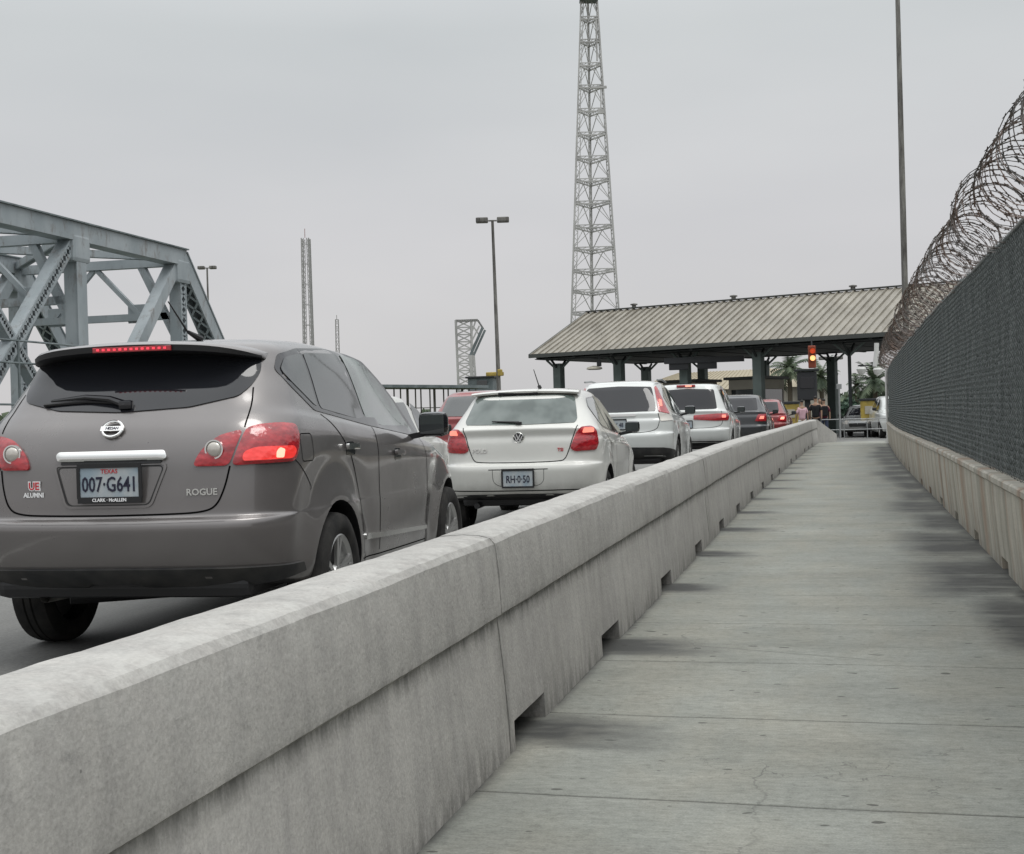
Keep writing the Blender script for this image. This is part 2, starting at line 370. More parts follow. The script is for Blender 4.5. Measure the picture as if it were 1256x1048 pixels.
def copy_tree(o, parent=None):
    c = o.copy(); C.objects.link(c)
    if parent: c.parent = parent
    for ch in list(o.children): copy_tree(ch, c)
    return c
def text_mesh(s, size, mb, m, mat4, extr=.0015, bold=0):
    cu = bpy.data.curves.new('t', 'FONT'); cu.body = s; cu.size = size; cu.extrude = extr; cu.align_x = 'CENTER'; cu.align_y = 'CENTER'; cu.offset = bold; cu.resolution_u = 2
    o = bpy.data.objects.new('t', cu); C.objects.link(o); bpy.context.view_layer.update()
    me = bpy.data.meshes.new_from_object(o.evaluated_get(bpy.context.evaluated_depsgraph_get()))
    mb.add([mat4 @ v.co for v in me.vertices], [tuple(p.vertices) for p in me.polygons], m)
    bpy.data.objects.remove(o); bpy.data.curves.remove(cu); bpy.data.meshes.remove(me)

# ================================================================= SETTING
# ground, road, walkway
def sheet(name, xs, ys, zf, m, kf=None):
    v = []; f = []
    for y in ys:
        for x in xs: v.append((x+(float(kf(y)) if kf else 0), y, zf(y)))
    n = len(xs)
    for j in range(len(ys)-1):
        for i in range(n-1): f.append((j*n+i, j*n+i+1, (j+1)*n+i+1, (j+1)*n+i))
    mb = MB(); mb.add(v, f, m); return mb.build(name)
ysg = list(np.arange(-20, 60, 4.))+[60, 80, 120, 200, 400, 900, 2500]
gz = lambda y: float(zw(y))-.12 if y < 48 else (.10 if y < 100 else .0)
struct(sheet('ground', [-1500, -300, -60, -30, -10, 0, 10, 30, 300, 1500], ysg, gz, 'ground'))
yr_ = list(np.arange(-12, 60, 1.5))+[60, 70, 90, 120, 160]
struct(sheet('road', [-22, -14, -10, -6, -3, -1.66], yr_, lambda y: float(zr(y)), 'road', kx))
struct(sheet('plaza', [-1.9, 2, 8, 20, 40], [51.6, 56, 62, 75, 100, 150], lambda y: .245, 'road', kx))
mb = MB()
for X in (-4.95, -8.1):
    for y0 in np.arange(-8, 90, 6.):
        v = []; f = []
        for i, y in enumerate((y0, y0+1, y0+2, y0+3)):
            for dx in (-.06, .06): v.append((X+dx+float(kx(y)), y, float(zr(y))+.006))
        mb.add(v, [(0, 1, 3, 2), (2, 3, 5, 4), (4, 5, 7, 6)], 'paint_line')
struct(mb.build('road_lane_marking'))

# walkway with stain / joint attributes
NOTCH_L = [5.18, 7.17, 9.58, 11.84, 14.2, 16.5, 19.0, 21.6, 24.2, 26.8, 29.4, 32.0, 34.6, 37.2, 39.8, 42.4, 45.0]
NOTCH_R = [8.4, 10.6, 12.85, 15.1, 17.4, 19.7, 22.0, 24.3, 26.6, 28.9, 31.2, 33.5, 35.8, 38.1, 40.4, 42.7]
def h2(ix, iy, s):
    v = np.sin(ix*127.1+iy*311.7+s*74.7)*43758.5453; return v-np.floor(v)
def vnoise(x, y, s=0.):
    ix = np.floor(x); iy = np.floor(y); fx = x-ix; fy = y-iy; fx = fx*fx*(3-2*fx); fy = fy*fy*(3-2*fy)
    a = h2(ix, iy, s); b = h2(ix+1, iy, s); c = h2(ix, iy+1, s); d = h2(ix+1, iy+1, s)
    return (a*(1-fx)+b*fx)*(1-fy)+(c*(1-fx)+d*fx)*fy
def fbm(x, y, s=0., o=4):
    r = 0; a = .5
    for i in range(o): r = r+a*vnoise(x*2**i, y*2**i, s+i); a *= .5
    return r/(1-.5**o)
ys = [-2.]
JOINTS = [4.53+1.245*i for i in range(-5, 38)]
while ys[-1] < 51.4:
    y = ys[-1]; ys.append(y+(.025 if 3.5 < y < 12 else .05 if y < 25 else .12))
ys = sorted(set([round(y, 4) for y in ys]+[round(j_+o_, 4) for j_ in JOINTS for o_ in (-.011, -.006, -.003, .003, .006, .011) if j_ < 51.4]))
xs = np.concatenate([np.arange(-1.75, 1.32, .035), [1.34]])
Y, X = np.meshgrid(np.array(ys), xs, indexing='ij')
st = np.zeros_like(X)
for i, n in enumerate(NOTCH_L):
    amp = [1., 1.05, 1.1, 1.1, 1.05, 1., .95][i % 7]
    reach = .45+.25*h2(np.array(i*1.), np.array(3.), 1.)
    u = (X+1.27)/reach; wv = (Y-(n+.30)+.10*u+.10*(fbm(X*4, Y*4, 3)-.5))/(.30+.06*u)
    st = np.maximum(st, amp*np.clip(1.15-np.abs(wv)**1.6, 0, 1)*np.clip(1.25-u, 0, 1)*(.55+.7*fbm(X*3, Y*14, 5.)))
for i, n in enumerate(NOTCH_R):
    reach = .50+.45*h2(np.array(i*1.), np.array(9.), 1.)
    u = (1.19-X)/reach; wv = (Y-(n+.1)+.25*u*np.sin(i*1.7)+.5*(fbm(X*2.5, Y*1.5, 11)-.5))/(1.15+.35*u)
    st = np.maximum(st, .85*np.clip(1.2-np.abs(wv)**1.8, 0, 1)*np.clip(1.9*(1-u), 0, 1)*(.50+.85*fbm(X*2.2, Y*9, 7.)))
st = np.maximum(st, np.clip(1-(X+1.27)/.07, 0, 1)*(.3+.9*fbm(X*8, Y*5, 2.)))
st = np.maximum(st, np.clip(1-(1.19-X)/.16, 0, 1)*(.3+.9*fbm(X*8, Y*3, 4.)))
st = np.clip((st-.16)*1.45*(.70+.6*fbm(X*14, Y*22, 41.)), 0, 1)
st = np.maximum(st, .10*np.clip((fbm(X*.9, Y*4.5, 21.)-.50)*4, 0, 1))
jt = np.zeros_like(X); zz = np.zeros_like(X)
for j in JOINTS:
    d = np.abs(Y-j); jt = np.maximum(jt, np.clip(1.8-d/.0055, 0, 1)*(.55+.6*fbm(X*5, Y*0+j, 6.))*np.clip(1.15-j/26, .12, 1))
zwv = zw(Y.ravel()).reshape(Y.shape)
zz = zwv + .006*(fbm(X*1.3, Y*1.1, 31.)-.5) - .006*np.clip(jt, 0, 1)
V = np.stack([X+kx(Y.ravel()).reshape(Y.shape), Y-.038*X+.010*(fbm(X*5, Y*0+np.floor(Y), 8.)-.5), zz], -1).reshape(-1, 3)
ny, nx = X.shape
I = np.arange(ny*nx).reshape(ny, nx)
Fq = np.stack([I[:-1, :-1], I[:-1, 1:], I[1:, 1:], I[1:, :-1]], -1).reshape(-1, 4)
me = bpy.data.meshes.new('walkway'); me.from_pydata(V.tolist(), [], Fq.tolist()); me.materials.append(M['walk'])
a = me.attributes.new('stain', 'FLOAT', 'POINT'); a.data.foreach_set('value', np.clip(st, 0, 1).ravel().astype(np.float32))
a = me.attributes.new('joint', 'FLOAT', 'POINT'); a.data.foreach_set('value', np.clip(jt, 0, 1).ravel().astype(np.float32))
me.polygons.foreach_set('use_smooth', [True]*len(me.polygons))
o = bpy.data.objects.new('walkway', me); C.objects.link(o); struct(o)

# ---- concrete barriers: lofted sections with drainage notches
def barrier(name, sec, y0, y1, notches, nlen, nh, m, gap=.008, wob=.0024, seed=0, hump=True):
    """sec: closed section [(x,z,grime,pale)], first and last points are the two base points (z=0)"""
    st_ = [y0+gap]
    y = y0+gap
    marks = sorted([n for n in notches if y0 < n < y1-.7]+[n+nlen for n in notches if y0 < n < y1-.7])
    step = .05 if y0 < 13 else .4
    k = 0
    while y < y1-gap:
        ny_ = min(y+step, y1-gap)
        while k < len(marks) and marks[k] <= y+1e-6: k += 1
        if k < len(marks) and marks[k] < ny_: ny_ = marks[k]
        st_.append(ny_); y = ny_
    n = len(sec); v = []; gr = []; pl = []
    for y in st_:
        e = min(y-y0, y1-y)
        for i, (sx, sz, g_, p_) in enumerate(sec):
            dx = 0 if sz == 0 else wob*((float(fbm(np.array(y*2.+seed), np.array(sz*4+i*3.1), 3.))-.5)*2+(float(fbm(np.array(y*17.+seed), np.array(i*3.1), 13.))-.5)*.7)
            dz = 0 if sz < nh+.001 else wob*1.6*((float(fbm(np.array(y*3.+seed), np.array(i*2.3), 9.))-.5)*2+(float(fbm(np.array(y*19.+seed), np.array(i*2.3), 5.))-.5)*.6)
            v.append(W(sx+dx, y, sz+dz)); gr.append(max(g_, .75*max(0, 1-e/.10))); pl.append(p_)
    mb = MB(); f = []
    def inn(a, b):
        mdd = (a+b)/2
        return any(q < mdd < q+nlen for q in notches if y0 < q < y1-.7)
    for j in range(len(st_)-1):
        nn = inn(st_[j], st_[j+1])
        for i in range(n-1):
            if nn and (i == 0 or i == n-2): continue
            f.append((j*n+i, (j+1)*n+i, (j+1)*n+i+1, j*n+i+1))
        if nn: f.append((j*n+1, j*n+n-2, (j+1)*n+n-2, (j+1)*n+1))
        else: f.append((j*n, j*n+n-1, (j+1)*n+n-1, (j+1)*n))
    for j in range(1, len(st_)-1):
        if inn(st_[j-1], st_[j]) != inn(st_[j], st_[j+1]): f.append((j*n, j*n+1, j*n+n-2, j*n+n-1))
    f.append(tuple(range(n))); f.append(tuple((len(st_)-1)*n+i for i in range(n-1, -1, -1)))
    mb.add(v, f, m); o = mb.build(name, smooth=28)
    a = o.data.attributes.new('grime', 'FLOAT', 'POINT'); a.data.foreach_set('value', gr)
    a = o.data.attributes.new('pale', 'FLOAT', 'POINT'); a.data.foreach_set('value', pl)
    return o
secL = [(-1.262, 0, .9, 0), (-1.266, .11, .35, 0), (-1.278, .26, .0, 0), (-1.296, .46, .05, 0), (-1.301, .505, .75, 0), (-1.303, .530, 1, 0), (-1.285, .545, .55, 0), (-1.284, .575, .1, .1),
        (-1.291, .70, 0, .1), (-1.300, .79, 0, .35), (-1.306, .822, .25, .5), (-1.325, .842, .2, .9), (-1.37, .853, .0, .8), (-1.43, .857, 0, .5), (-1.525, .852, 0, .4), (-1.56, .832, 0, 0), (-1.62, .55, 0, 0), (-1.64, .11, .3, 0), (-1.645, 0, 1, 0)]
seg = [(-3.3, 5.10), (5.10, 13.1), (13.1, 21.3), (21.3, 29.5), (29.5, 37.7), (37.7, 45.9), (45.9, 50.6)]
labs = ['nearest length of low grey concrete barrier filling the lower left foreground',
        'concrete barrier length starting at the first vertical joint, beside the white hatchback',
        'concrete barrier length beyond the second joint, beside the white crossover',
        'concrete barrier length beside the white van with the bar of red lamps',
        'concrete barrier length next beyond the white van, before the last two',
        'second last length of the left concrete barrier, before the walkway end',
        'short last piece of the left concrete barrier at the end of the walkway']
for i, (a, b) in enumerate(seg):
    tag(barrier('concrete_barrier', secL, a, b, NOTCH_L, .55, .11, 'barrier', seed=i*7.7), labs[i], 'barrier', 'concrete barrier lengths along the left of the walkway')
# sloping end piece turned across
mb = MB()
p = lambda x, y, z: W(x, y, z)
e0 = [(-1.29, 50.62), (-.62, 51.5), (-.80, 51.7), (-1.60, 50.75)]
v = [p(q[0], q[1], 0) for q in e0]+[p(e0[0][0], e0[0][1], .86), p(e0[1][0], e0[1][1], .28), p(e0[2][0], e0[2][1], .28), p(e0[3][0], e0[3][1], .86)]
mb.add(v, [(0, 1, 5, 4), (1, 2, 6, 5), (2, 3, 7, 6), (3, 0, 4, 7), (4, 5, 6, 7), (3, 2, 1, 0)], 'barrier')
tag(mb.build('barrier_end_piece'), 'sloping concrete end piece angled out from the far end of the left barrier', 'barrier end')

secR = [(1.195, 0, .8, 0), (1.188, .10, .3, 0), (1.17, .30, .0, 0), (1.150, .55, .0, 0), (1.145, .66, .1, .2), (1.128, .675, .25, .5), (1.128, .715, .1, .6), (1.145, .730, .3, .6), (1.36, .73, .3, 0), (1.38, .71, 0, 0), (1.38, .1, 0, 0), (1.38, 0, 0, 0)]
o = None
segR = [(1.5, 9.3), (9.3, 17.1), (17.1, 24.9), (24.9, 32.7), (32.7, 40.5), (40.5, 47.6)]
labR = ['nearest rust-streaked length of right hand parapet, at the picture edge',
        'stained parapet length with brown rust runs beside the damp patches of the walkway',
        'third length of the right parapet, with greenish stains, halfway along the walkway',
        'fourth length of the right parapet, pale with faint rust runs', 'fifth and second last length of the right parapet',
        'farthest length of the right parapet, where the walkway ends']
for i, (a, b) in enumerate(segR):
    tag(barrier('parapet_wall', secR, a, b, NOTCH_R, .42, .10, 'parapet', gap=.006, seed=40+i*5.1), labR[i], 'parapet wall', 'parapet wall lengths along the right of the walkway')

# ---- fence: posts, screen cloth, woven wire, per 3 m bay
FT = 2.53; FX = 1.24; Z0 = .73
def bay_mesh(L_):
    mb = MB(); P = .05; n = int(L_/P); rows = int((FT-Z0)/.05); rj = np.random.RandomState(4)
    for i in range(n+1):
        y = i*P; pts = []
        for k in range(rows+1):
            z = Z0+k*(FT-Z0)/rows; yy = y+(P*.5 if k % 2 else -P*.5)*(1 if i % 2 else -1)*1.0
            pts.append((FX-.012+(.004 if (k+i) % 2 else -.004)+.006*math.sin(z*5+y*2.1), min(max(yy+rj.uniform(-.006, .006), .0), L_), z+rj.uniform(-.008, .008)))
        # flat ribbons of wire (thin triangular tubes)
        v = []; f = []
        for k, q in enumerate(pts):
            v += [(q[0]-.0026, q[1], q[2]), (q[0]+.0016, q[1]-.0026, q[2]), (q[0]+.0016, q[1]+.0026, q[2])]
            if k:
                b = 3*k
                for s_ in range(3): f.append((b-3+s_, b-3+(s_+1) % 3, b+(s_+1) % 3, b+s_))
        mb.add(v, f, 'fence_wire')
    return mb
BAY = 3.0
proto = None
ang = lambda y: -math.atan((float(kx(y+BAY))-float(kx(y)))/BAY)
nb = 15
for i in range(nb):
    y = 3.0+BAY*i
    if proto is None:
        proto = empty('mesh_fence')
        bay_mesh(BAY).build('wire_mesh', proto)
        mb = MB(); mb.box((FX+.012, BAY/2, (Z0+FT)/2), (.006, BAY-.02, FT-Z0-.01), 'fence_cloth'); mb.build('screen_cloth', proto)
        mb = MB(); mb.tube([(FX+.045, .0, Z0-.0), (FX+.045, 0, FT+.06)], .028, 'galv', 10); mb.build('fence_post', proto, 40)
        mb = MB(); mb.tube([(FX-.002, 0.03, FT), (FX-.004, BAY*.3, FT-.012), (FX+.004, BAY*.7, FT-.016), (FX-.002, BAY-.03, FT)], .014, 'galv', 8); mb.build('top_rail', proto, 40)
        r_ = proto
    else: r_ = copy_tree(proto)
    r_.location = (float(kx(y)), y, float(zw(y))); sl = (float(zw(y+BAY))-float(zw(y)))/BAY
    r_.rotation_euler = (math.atan(sl), 0, ang(y))
    nm = ['nearest', 'second nearest', 'third nearest', 'fourth', 'fifth', 'sixth', 'seventh', 'eighth', 'ninth', 'tenth', 'eleventh', 'twelfth', 'third last', 'second last', 'farthest'][i]
    tag(r_, f'{nm} bay of dark screened mesh fence on the right parapet, counted outward', 'fence panel', 'bays of the dark mesh fence')
# end post in white enamel
mb = MB(); mb.tube([W(1.17, 47.75, 0), W(1.17, 47.75, 2.55)], .045, 'white_metal', 10)
tag(mb.build('fence_end_post', smooth=40), 'pale round post closing the far end of the mesh fence', 'fence post')

# ---- razor wire coils
def coil(y0, y1, ph, rad=.30):
    mb = MB(); v = []; f = []; bv = []; bf = []
    seglen = .13
    t = ph; pts = []
    n = 22; pitch = .16
    turns = (y1-y0)/pitch; tot = int(turns*n)
    sag = 0
    rs = np.random.RandomState(int(ph*100)+3)
    rk = rs.uniform(-.05, .04, int(turns)+3); ck = rs.uniform(-.035, .035, int(turns)+3); tk = rs.uniform(-.55, .55, int(turns)+3); sk = rs.uniform(-.06, .06, int(turns)+3)
    for i in range(tot+1):
        u = i/n; k = int(u); fr = u-k
        lerp = lambda a: a[k]*(1-fr)+a[k+1]*fr
        a = 2*math.pi*u+ph; rr = rad+lerp(rk); y = y0+pitch*u+lerp(sk)+lerp(tk)*.20*math.sin(a*1.0)+.05*math.sin(2*a+u)
        c = (1.25+lerp(ck), 2.53+rad*.93+lerp(ck)*.8)
        pts.append(Vector(W(c[0]+rr*math.cos(a), y, c[1]+rr*.98*math.sin(a))))
    r = .0038
    for i, p_ in enumerate(pts):
        tn = (pts[min(i+1, tot)]-pts[max(i-1, 0)]).normalized(); ra = Vector((1.25+float(kx(p_.y))-p_.x, 0, 2.81+float(zw(p_.y))-p_.z)).normalized(); q = tn.cross(ra)
        v += [p_+ra*r, p_-ra*r*.5+q*r, p_-ra*r*.5-q*r]
        if i:
            b = 3*i
            for s_ in range(3): f.append((b-3+s_, b-3+(s_+1) % 3, b+(s_+1) % 3, b+s_))
        if i % 1 == 0:   # barb: four-point blade clasped on the wire
            o_ = len(bv); bl = .022; q2 = (q*math.cos(i*.9)+ra*math.sin(i*.9))
            bv += [p_-tn*.014, p_-tn*bl+q2*.012, p_+tn*bl+q2*.012, p_+tn*.014, p_+tn*bl-q2*.012, p_-tn*bl-q2*.012, p_+q2*.005, p_-q2*.005]
            bf += [(o_, o_+1, o_+6), (o_+3, o_+6, o_+2), (o_+3, o_+4, o_+7), (o_, o_+7, o_+5), (o_, o_+6, o_+3, o_+7)]
    mb.add(v, f, 'razor'); mb.add(bv, bf, 'razor'); return mb.build('razor_wire_coil')
cl = ['nearest span of rusty razor wire coil on the mesh fence, cut by the picture edge', 'second span of razor wire coil, its loops still clearly open against the sky', 'third span of coiled razor wire, loops tightening, on the fence top',
      'fourth span of coiled razor wire, its top near the tall pole', 'fifth, far and dense span of razor wire on the fence top', 'farthest brown tangle of razor wire at the end of the fence, before the canopy']
for i in range(6):
    a = 6.0+i*7.0
    tag(coil(a, a+7.0, i*1.3), cl[i], 'razor wire', 'razor wire coils along the fence top')

# tall pole beyond the fence
b0 = at(1110, 355, 42)
mb = MB(); t0 = at(1102, 40, 42); d = (t0-b0)/(t0.z-b0.z)
mb.tube([b0+d*(-b0.z+.1), b0+d*3, b0+d*(17-b0.z)], [.10, .095, .06], 'pole', 12)
q = mb.build('tall_pole', smooth=40); tag(q, 'tall weathered steel pole rising out of the picture behind the razor wire', 'pole')

# ================================================================= CARS
class Body:
    def __init__(s, rows, p):
        """rows: zr,zm,zf,yr,yf,w ; p: rr rb (rear corner radius, bow) etc"""
        rows = np.array(rows, float); n = len(rows); sub = 6
        t = np.arange(n); tt = np.linspace(0, n-1, (n-1)*sub+1)
        col = [pchip(t, rows[:, i])(tt) for i in range(rows.shape[1])]
        zr_, zm_, zf_, yr_, yf_, w_ = col
        ul = np.linspace
        V = []
        ymin = rows[:, 3].min(); ymax = rows[:, 4].max(); Ltot = ymax-ymin
        for k in range(len(tt)):
            zR, zM, zF, y0, y1, w = [c[k] for c in col]
            sc = min(1, w/p['W']); ln = y1-y0
            gh = max(0, min(1, (1-sc)*2.2))
            rr = p['rr']*(.35+.65*sc); rb = p['rb']*sc
            fr = min(p.get('fr', .55)*sc+.05, ln*.4); fb = p.get('fb', .30)*sc*(1-.3*gh)
            tr = p.get('tr', .04)*sc+p.get('trg', .03)*gh; tf = p.get('tf', .05)*sc
            ymid = y0+ln*.45
            def ws(y):
                if y < ymid: return w-tr*((ymid-y)/(ymid-y0))**2*1.
                return w-tf*((y-ymid)/(y1-ymid))**2
            x1 = max(ws(y0+rr)-rr, .02*w+.001); ye = y0+rb*(x1/w)**2
            pts = []
            for a in ul(0, 1, 16)[:-1]: pts.append((x1*a, y0+rb*(x1*a/w)**2))
            y2 = ye+rr*1.1; P2 = np.array([ws(y2), y2]); T1 = np.array([1, 2*rb*x1/w**2]); T1 = T1/np.hypot(*T1)
            P1 = np.array([x1, ye]); dd = .55*rr; s2 = (ws(y2+.01)-ws(y2))/.01; T2 = np.array([s2, 1.])
            B1 = P1+T1*dd; B2 = P2-T2*dd
            for a in ul(0, 1, 13)[:-1]: pts.append(tuple((1-a)**3*P1+3*(1-a)**2*a*B1+3*(1-a)*a*a*B2+a**3*P2))
            y3 = y1-fb-fr
            y3 = max(y3, y2+.05*ln)
            for a in ul(0, 1, 71)[:-1]: y = y2+(y3-y2)*a; pts.append((ws(y), y))
            x4 = max(ws(y3)-fr*.9, .1*w); P1 = np.array([ws(y3), y3]); P2 = np.array([x4, y1-fb*(x4/w)**2])
            s2 = (ws(y3)-ws(y3-.01))/.01; B1 = P1+np.array([s2, 1.])*.5*fr; T2 = np.array([-1, 2*fb*x4/w**2]); B2 = P2-T2/np.hypot(*T2)*.5*fr
            for a in ul(0, 1, 11)[:-1]: pts.append(tuple((1-a)**3*P1+3*(1-a)**2*a*B1+3*(1-a)*a*a*B2+a**3*P2))
            for a in ul(1, 0, 9): pts.append((x4*a, y1-fb*(x4*a/w)**2))
            pts = np.array(pts); pts[0, 0] = 0; pts[-1, 0] = 0
            ty = np.clip((pts[:, 1]-y0)/max(ln, .01), 0, 1)
            z = zR*(1-ty)*(1-2*ty)+4*zM*ty*(1-ty)+zF*ty*(2*ty-1)
            V.append(np.column_stack([pts, z]))
        s.V = np.array(V); s.p = p
        # wheel arch flares and a shoulder crease
        X, Yy, Z = s.V[..., 0], s.V[..., 1], s.V[..., 2]
        for yc in p['axles']:
            d = np.hypot(Yy-yc, (Z-p['rw']))-p['ra']
            X += p.get('flare', .018)*np.exp(-((d-.02)/.07)**2)*(X > .5*p['W'])*(Z < p['rw']+p['ra']+.2)
            X -= .010*np.exp(-((d-.22)/.09)**2)*(X > .5*p['W'])*(Z > .3)
        # body side: slight tuck between axles above sill
        s.cache = {}
    def line(s, z):
        k = round(z, 3)
        if k not in s.cache:
            V = s.V; U = V.shape[1]; P = np.zeros((U, 2))
            for u in range(U):
                zz = V[:, u, 2]; zm = np.maximum.accumulate(zz)+np.arange(len(zz))*1e-7
                P[u] = [np.interp(z, zm, V[:, u, 0]), np.interp(z, zm, V[:, u, 1])]
            s_ = np.concatenate([[0], np.cumsum(np.hypot(*np.diff(P, axis=0).T))])
            s.cache[k] = (P, s_)
        return s.cache[k]
    def at(s, sv, z):
        P, a = s.line(z); q = abs(sv); x = np.interp(q, a, P[:, 0]); y = np.interp(q, a, P[:, 1])
        return np.array([math.copysign(x, sv) if sv else 0, y, z])
    def aty(s, y, z, side=1):
        P, a = s.line(z); Q = P[15:98]; x = np.interp(y, Q[:, 1], Q[:, 0]); return np.array([x*side, y, z])
    def surf(s, a, z, mode, side=1, h=0):
        f = (lambda a_, z_: s.at(a_, z_)) if mode == 's' else (lambda a_, z_: s.aty(a_, z_, side))
        e = .012; p0 = f(a, z); da = f(a+e, z)-f(a-e, z); dz = f(a, z+e)-f(a, z-e)
        n = np.cross(da, dz); nn = np.linalg.norm(n)
        n = n/nn if nn > 1e-9 else np.array([0, -1., 0])
        c = p0-np.array([0, s.p['L']*.5, p0[2]])
        if np.dot(n, np.array([c[0], c[1]*.4, .2])) < 0: n = -n
        return p0+n*h
    def mesh(s):
        V = s.V; Lk, U, _ = V.shape; v = []; f = []
        idR = np.zeros((Lk, U), int); idL = np.zeros((Lk, U), int)
        for k in range(Lk):
            for u in range(U):
                idR[k, u] = len(v); v.append(tuple(V[k, u]))
                if u in (0, U-1): idL[k, u] = idR[k, u]
                else: idL[k, u] = len(v); v.append((-V[k, u, 0], V[k, u, 1], V[k, u, 2]))
        for k in range(Lk-1):
            for u in range(U-1):
                f.append((idR[k, u], idR[k, u+1], idR[k+1, u+1], idR[k+1, u]))
                f.append((idL[k, u+1], idL[k, u], idL[k+1, u], idL[k+1, u+1]))
        for k in (0, Lk-1):
            for u in range(U-1):
                q = [idR[k, u], idR[k, u+1], idL[k, u+1], idL[k, u]]
                q2 = []; [q2.append(i) for i in q if i not in q2]
                if k: q2 = q2[::-1]
                f.append(tuple(q2))
        return v, f

def resample(poly, d, closed=True):
    out = []; n = len(poly)
    for i in range(n if closed else n-1):
        a = np.array(poly[i]); b = np.array(poly[(i+1) % n]); k = max(1, int(np.hypot(*(b-a))/d))
        for j in range(k): out.append(tuple(a+(b-a)*j/k))
    if not closed: out.append(tuple(poly[-1]))
    return out
def rounded(poly, r, n=4):
    out = []; N_ = len(poly)
    for i in range(N_):
        p0 = np.array(poly[i-1], float); p1 = np.array(poly[i], float); p2 = np.array(poly[(i+1) % N_], float)
        a = p0-p1; b = p2-p1; la = np.hypot(*a); lb = np.hypot(*b); q = min(r, la*.45, lb*.45)
        A = p1+a/la*q; B = p1+b/lb*q
        for t in np.linspace(0, 1, n+1): out.append(tuple((1-t)**2*A+2*(1-t)*t*p1+t*t*B))
    return out
def decal(B, poly, m, mode='s', side=1, h=.004, thick=.006, grid=.035, r=.03, mb=None, bulge=0):
    if r: poly = rounded(poly, r)
    pb = resample(poly, grid); n = len(pb)
    P = np.array(pb); lo = P.min(0); hi = P.max(0)
    pts = [Vector(p) for p in pb]
    ins = []
    def inside(q):
        c = False; j = n-1
        for i in range(n):
            if (pb[i][1] > q[1]) != (pb[j][1] > q[1]) and q[0] < (pb[j][0]-pb[i][0])*(q[1]-pb[i][1])/(pb[j][1]-pb[i][1])+pb[i][0]: c = not c
            j = i
        return c
    for a in np.arange(lo[0]+grid*.5, hi[0], grid):
        for b in np.arange(lo[1]+grid*.5, hi[1], grid):
            if inside((a, b)) and min(np.hypot(P[:, 0]-a, P[:, 1]-b)) > grid*.45: ins.append(Vector((a, b)))
    vs, es, fs, ov, oe, of = geometry.delaunay_2d_cdt(pts+ins, [], [list(range(n))], 1, 1e-5)
    top = []
    for q in vs:
        hh = h
        if bulge:
            dmin = min(np.hypot(P[:, 0]-q.x, P[:, 1]-q.y)); hh = h+bulge*(1-math.exp(-dmin/.03))
        top.append(B.surf(q.x, q.y, mode, side, hh))
    mb = mb or MB(); k = len(top)
    if n > len(vs): return mb
    # rim
    cnt = {}
    for f_ in fs:
        for i in range(len(f_)):
            a, b = f_[i], f_[(i+1) % len(f_)]; cnt.setdefault((min(a, b), max(a, b)), []).append((a, b))
    bd = [q[0] for q in cnt.values() if len(q) == 1]
    low = {}; extra = []
    for a, b in bd:
        for q in (a, b):
            if q not in low: low[q] = k+len(extra); extra.append(B.surf(vs[q].x, vs[q].y, mode, side, h-thick))
    mb.add(top+extra, [tuple(f_) for f_ in fs]+[(a, b, low[b], low[a]) for a, b in bd], m)
    return mb
def strip(B, line, wd, m, mode='s', side=1, h=.0015, mb=None, closed=False):
    if not closed and len(line) > 2:
        for _ in range(3):
            q = [line[0]]
            for a_, b_ in zip(line[:-1], line[1:]): q += [tuple(np.array(a_)*.75+np.array(b_)*.25), tuple(np.array(a_)*.25+np.array(b_)*.75)]
            line = q+[line[-1]]
    pl = resample(line, .02, closed); n = len(pl); P = np.array(pl); v = []
    for i in range(n):
        a = P[i-1] if (i or closed) else P[i]; b = P[(i+1) % n] if (i < n-1 or closed) else P[i]
        t = b-a; t = t/max(np.hypot(*t), 1e-9); nn = np.array([-t[1], t[0]])*wd/2
        v.append(B.surf(*(P[i]+nn), mode, side, h)); v.append(B.surf(*(P[i]-nn), mode, side, h))
    f = [(2*i, 2*i+1, 2*((i+1) % n)+1, 2*((i+1) % n)) for i in range(n if closed else n-1)]
    mb = mb or MB(); mb.add(v, f, m); return mb
def mirror_poly(p): return [(-a, b) for a, b in p][::-1]

def wheel(root, x, y, p, side, spokes=5):
    R_ = p['rw']; tw = p.get('tw', .215); ri = R_*.66
    w0 = MB()
    w0.lathe([(-tw*.3, .01), (-tw*.3, ri*.9), (tw*.1, ri*.9), (tw*.1, .05)], 'black_trim', c=(x, y, R_), n=24)
    hub = w0.build('wheel', root, 40)
    t = MB(); h_ = tw/2
    prof = [(-h_*.85, ri), (-h_, ri+.03), (-h_*1.02, R_*.86), (-h_*.86, R_*.965), (-h_*.6, R_*.992), (-h_*.25, R_), (-h_*.2, R_-.010), (-h_*.14, R_), (h_*.14, R_), (h_*.2, R_-.010), (h_*.25, R_), (h_*.6, R_*.992), (h_*.86, R_*.965), (h_*1.02, R_*.86), (h_, ri+.03), (h_*.85, ri)]
    t.lathe(prof, 'tyre', c=(x, y, R_), n=48, closed=True); t.build('tyre', hub, 35)
    r_ = MB(); o = side*h_*.82
    r_.lathe([(o, ri+.004), (o+side*.006, ri-.008), (o-side*.01, ri-.03), (o-side*.09, ri-.045)], 'rim', c=(x, y, R_), n=40)
    r_.lathe([(o-side*.02, .001), (o-side*.008, .03), (o-side*.012, .06), (o-side*.03, .07)], 'rim', c=(x, y, R_), n=24)
    for k in range(spokes):
        a = 2*math.pi*(k+.25)/spokes
        for da in (-.13, .13):
            c0 = Vector((x+o-side*.022, y+.05*math.cos(a), R_+.05*math.sin(a))); c1 = Vector((x+o-side*.006, y+(ri-.012)*math.cos(a+da), R_+(ri-.012)*math.sin(a+da)))
            r_.bar(c0, c1, .030, .018, 'rim', upv=(1, 0, 0))
    r_.build('rim', hub, 40)

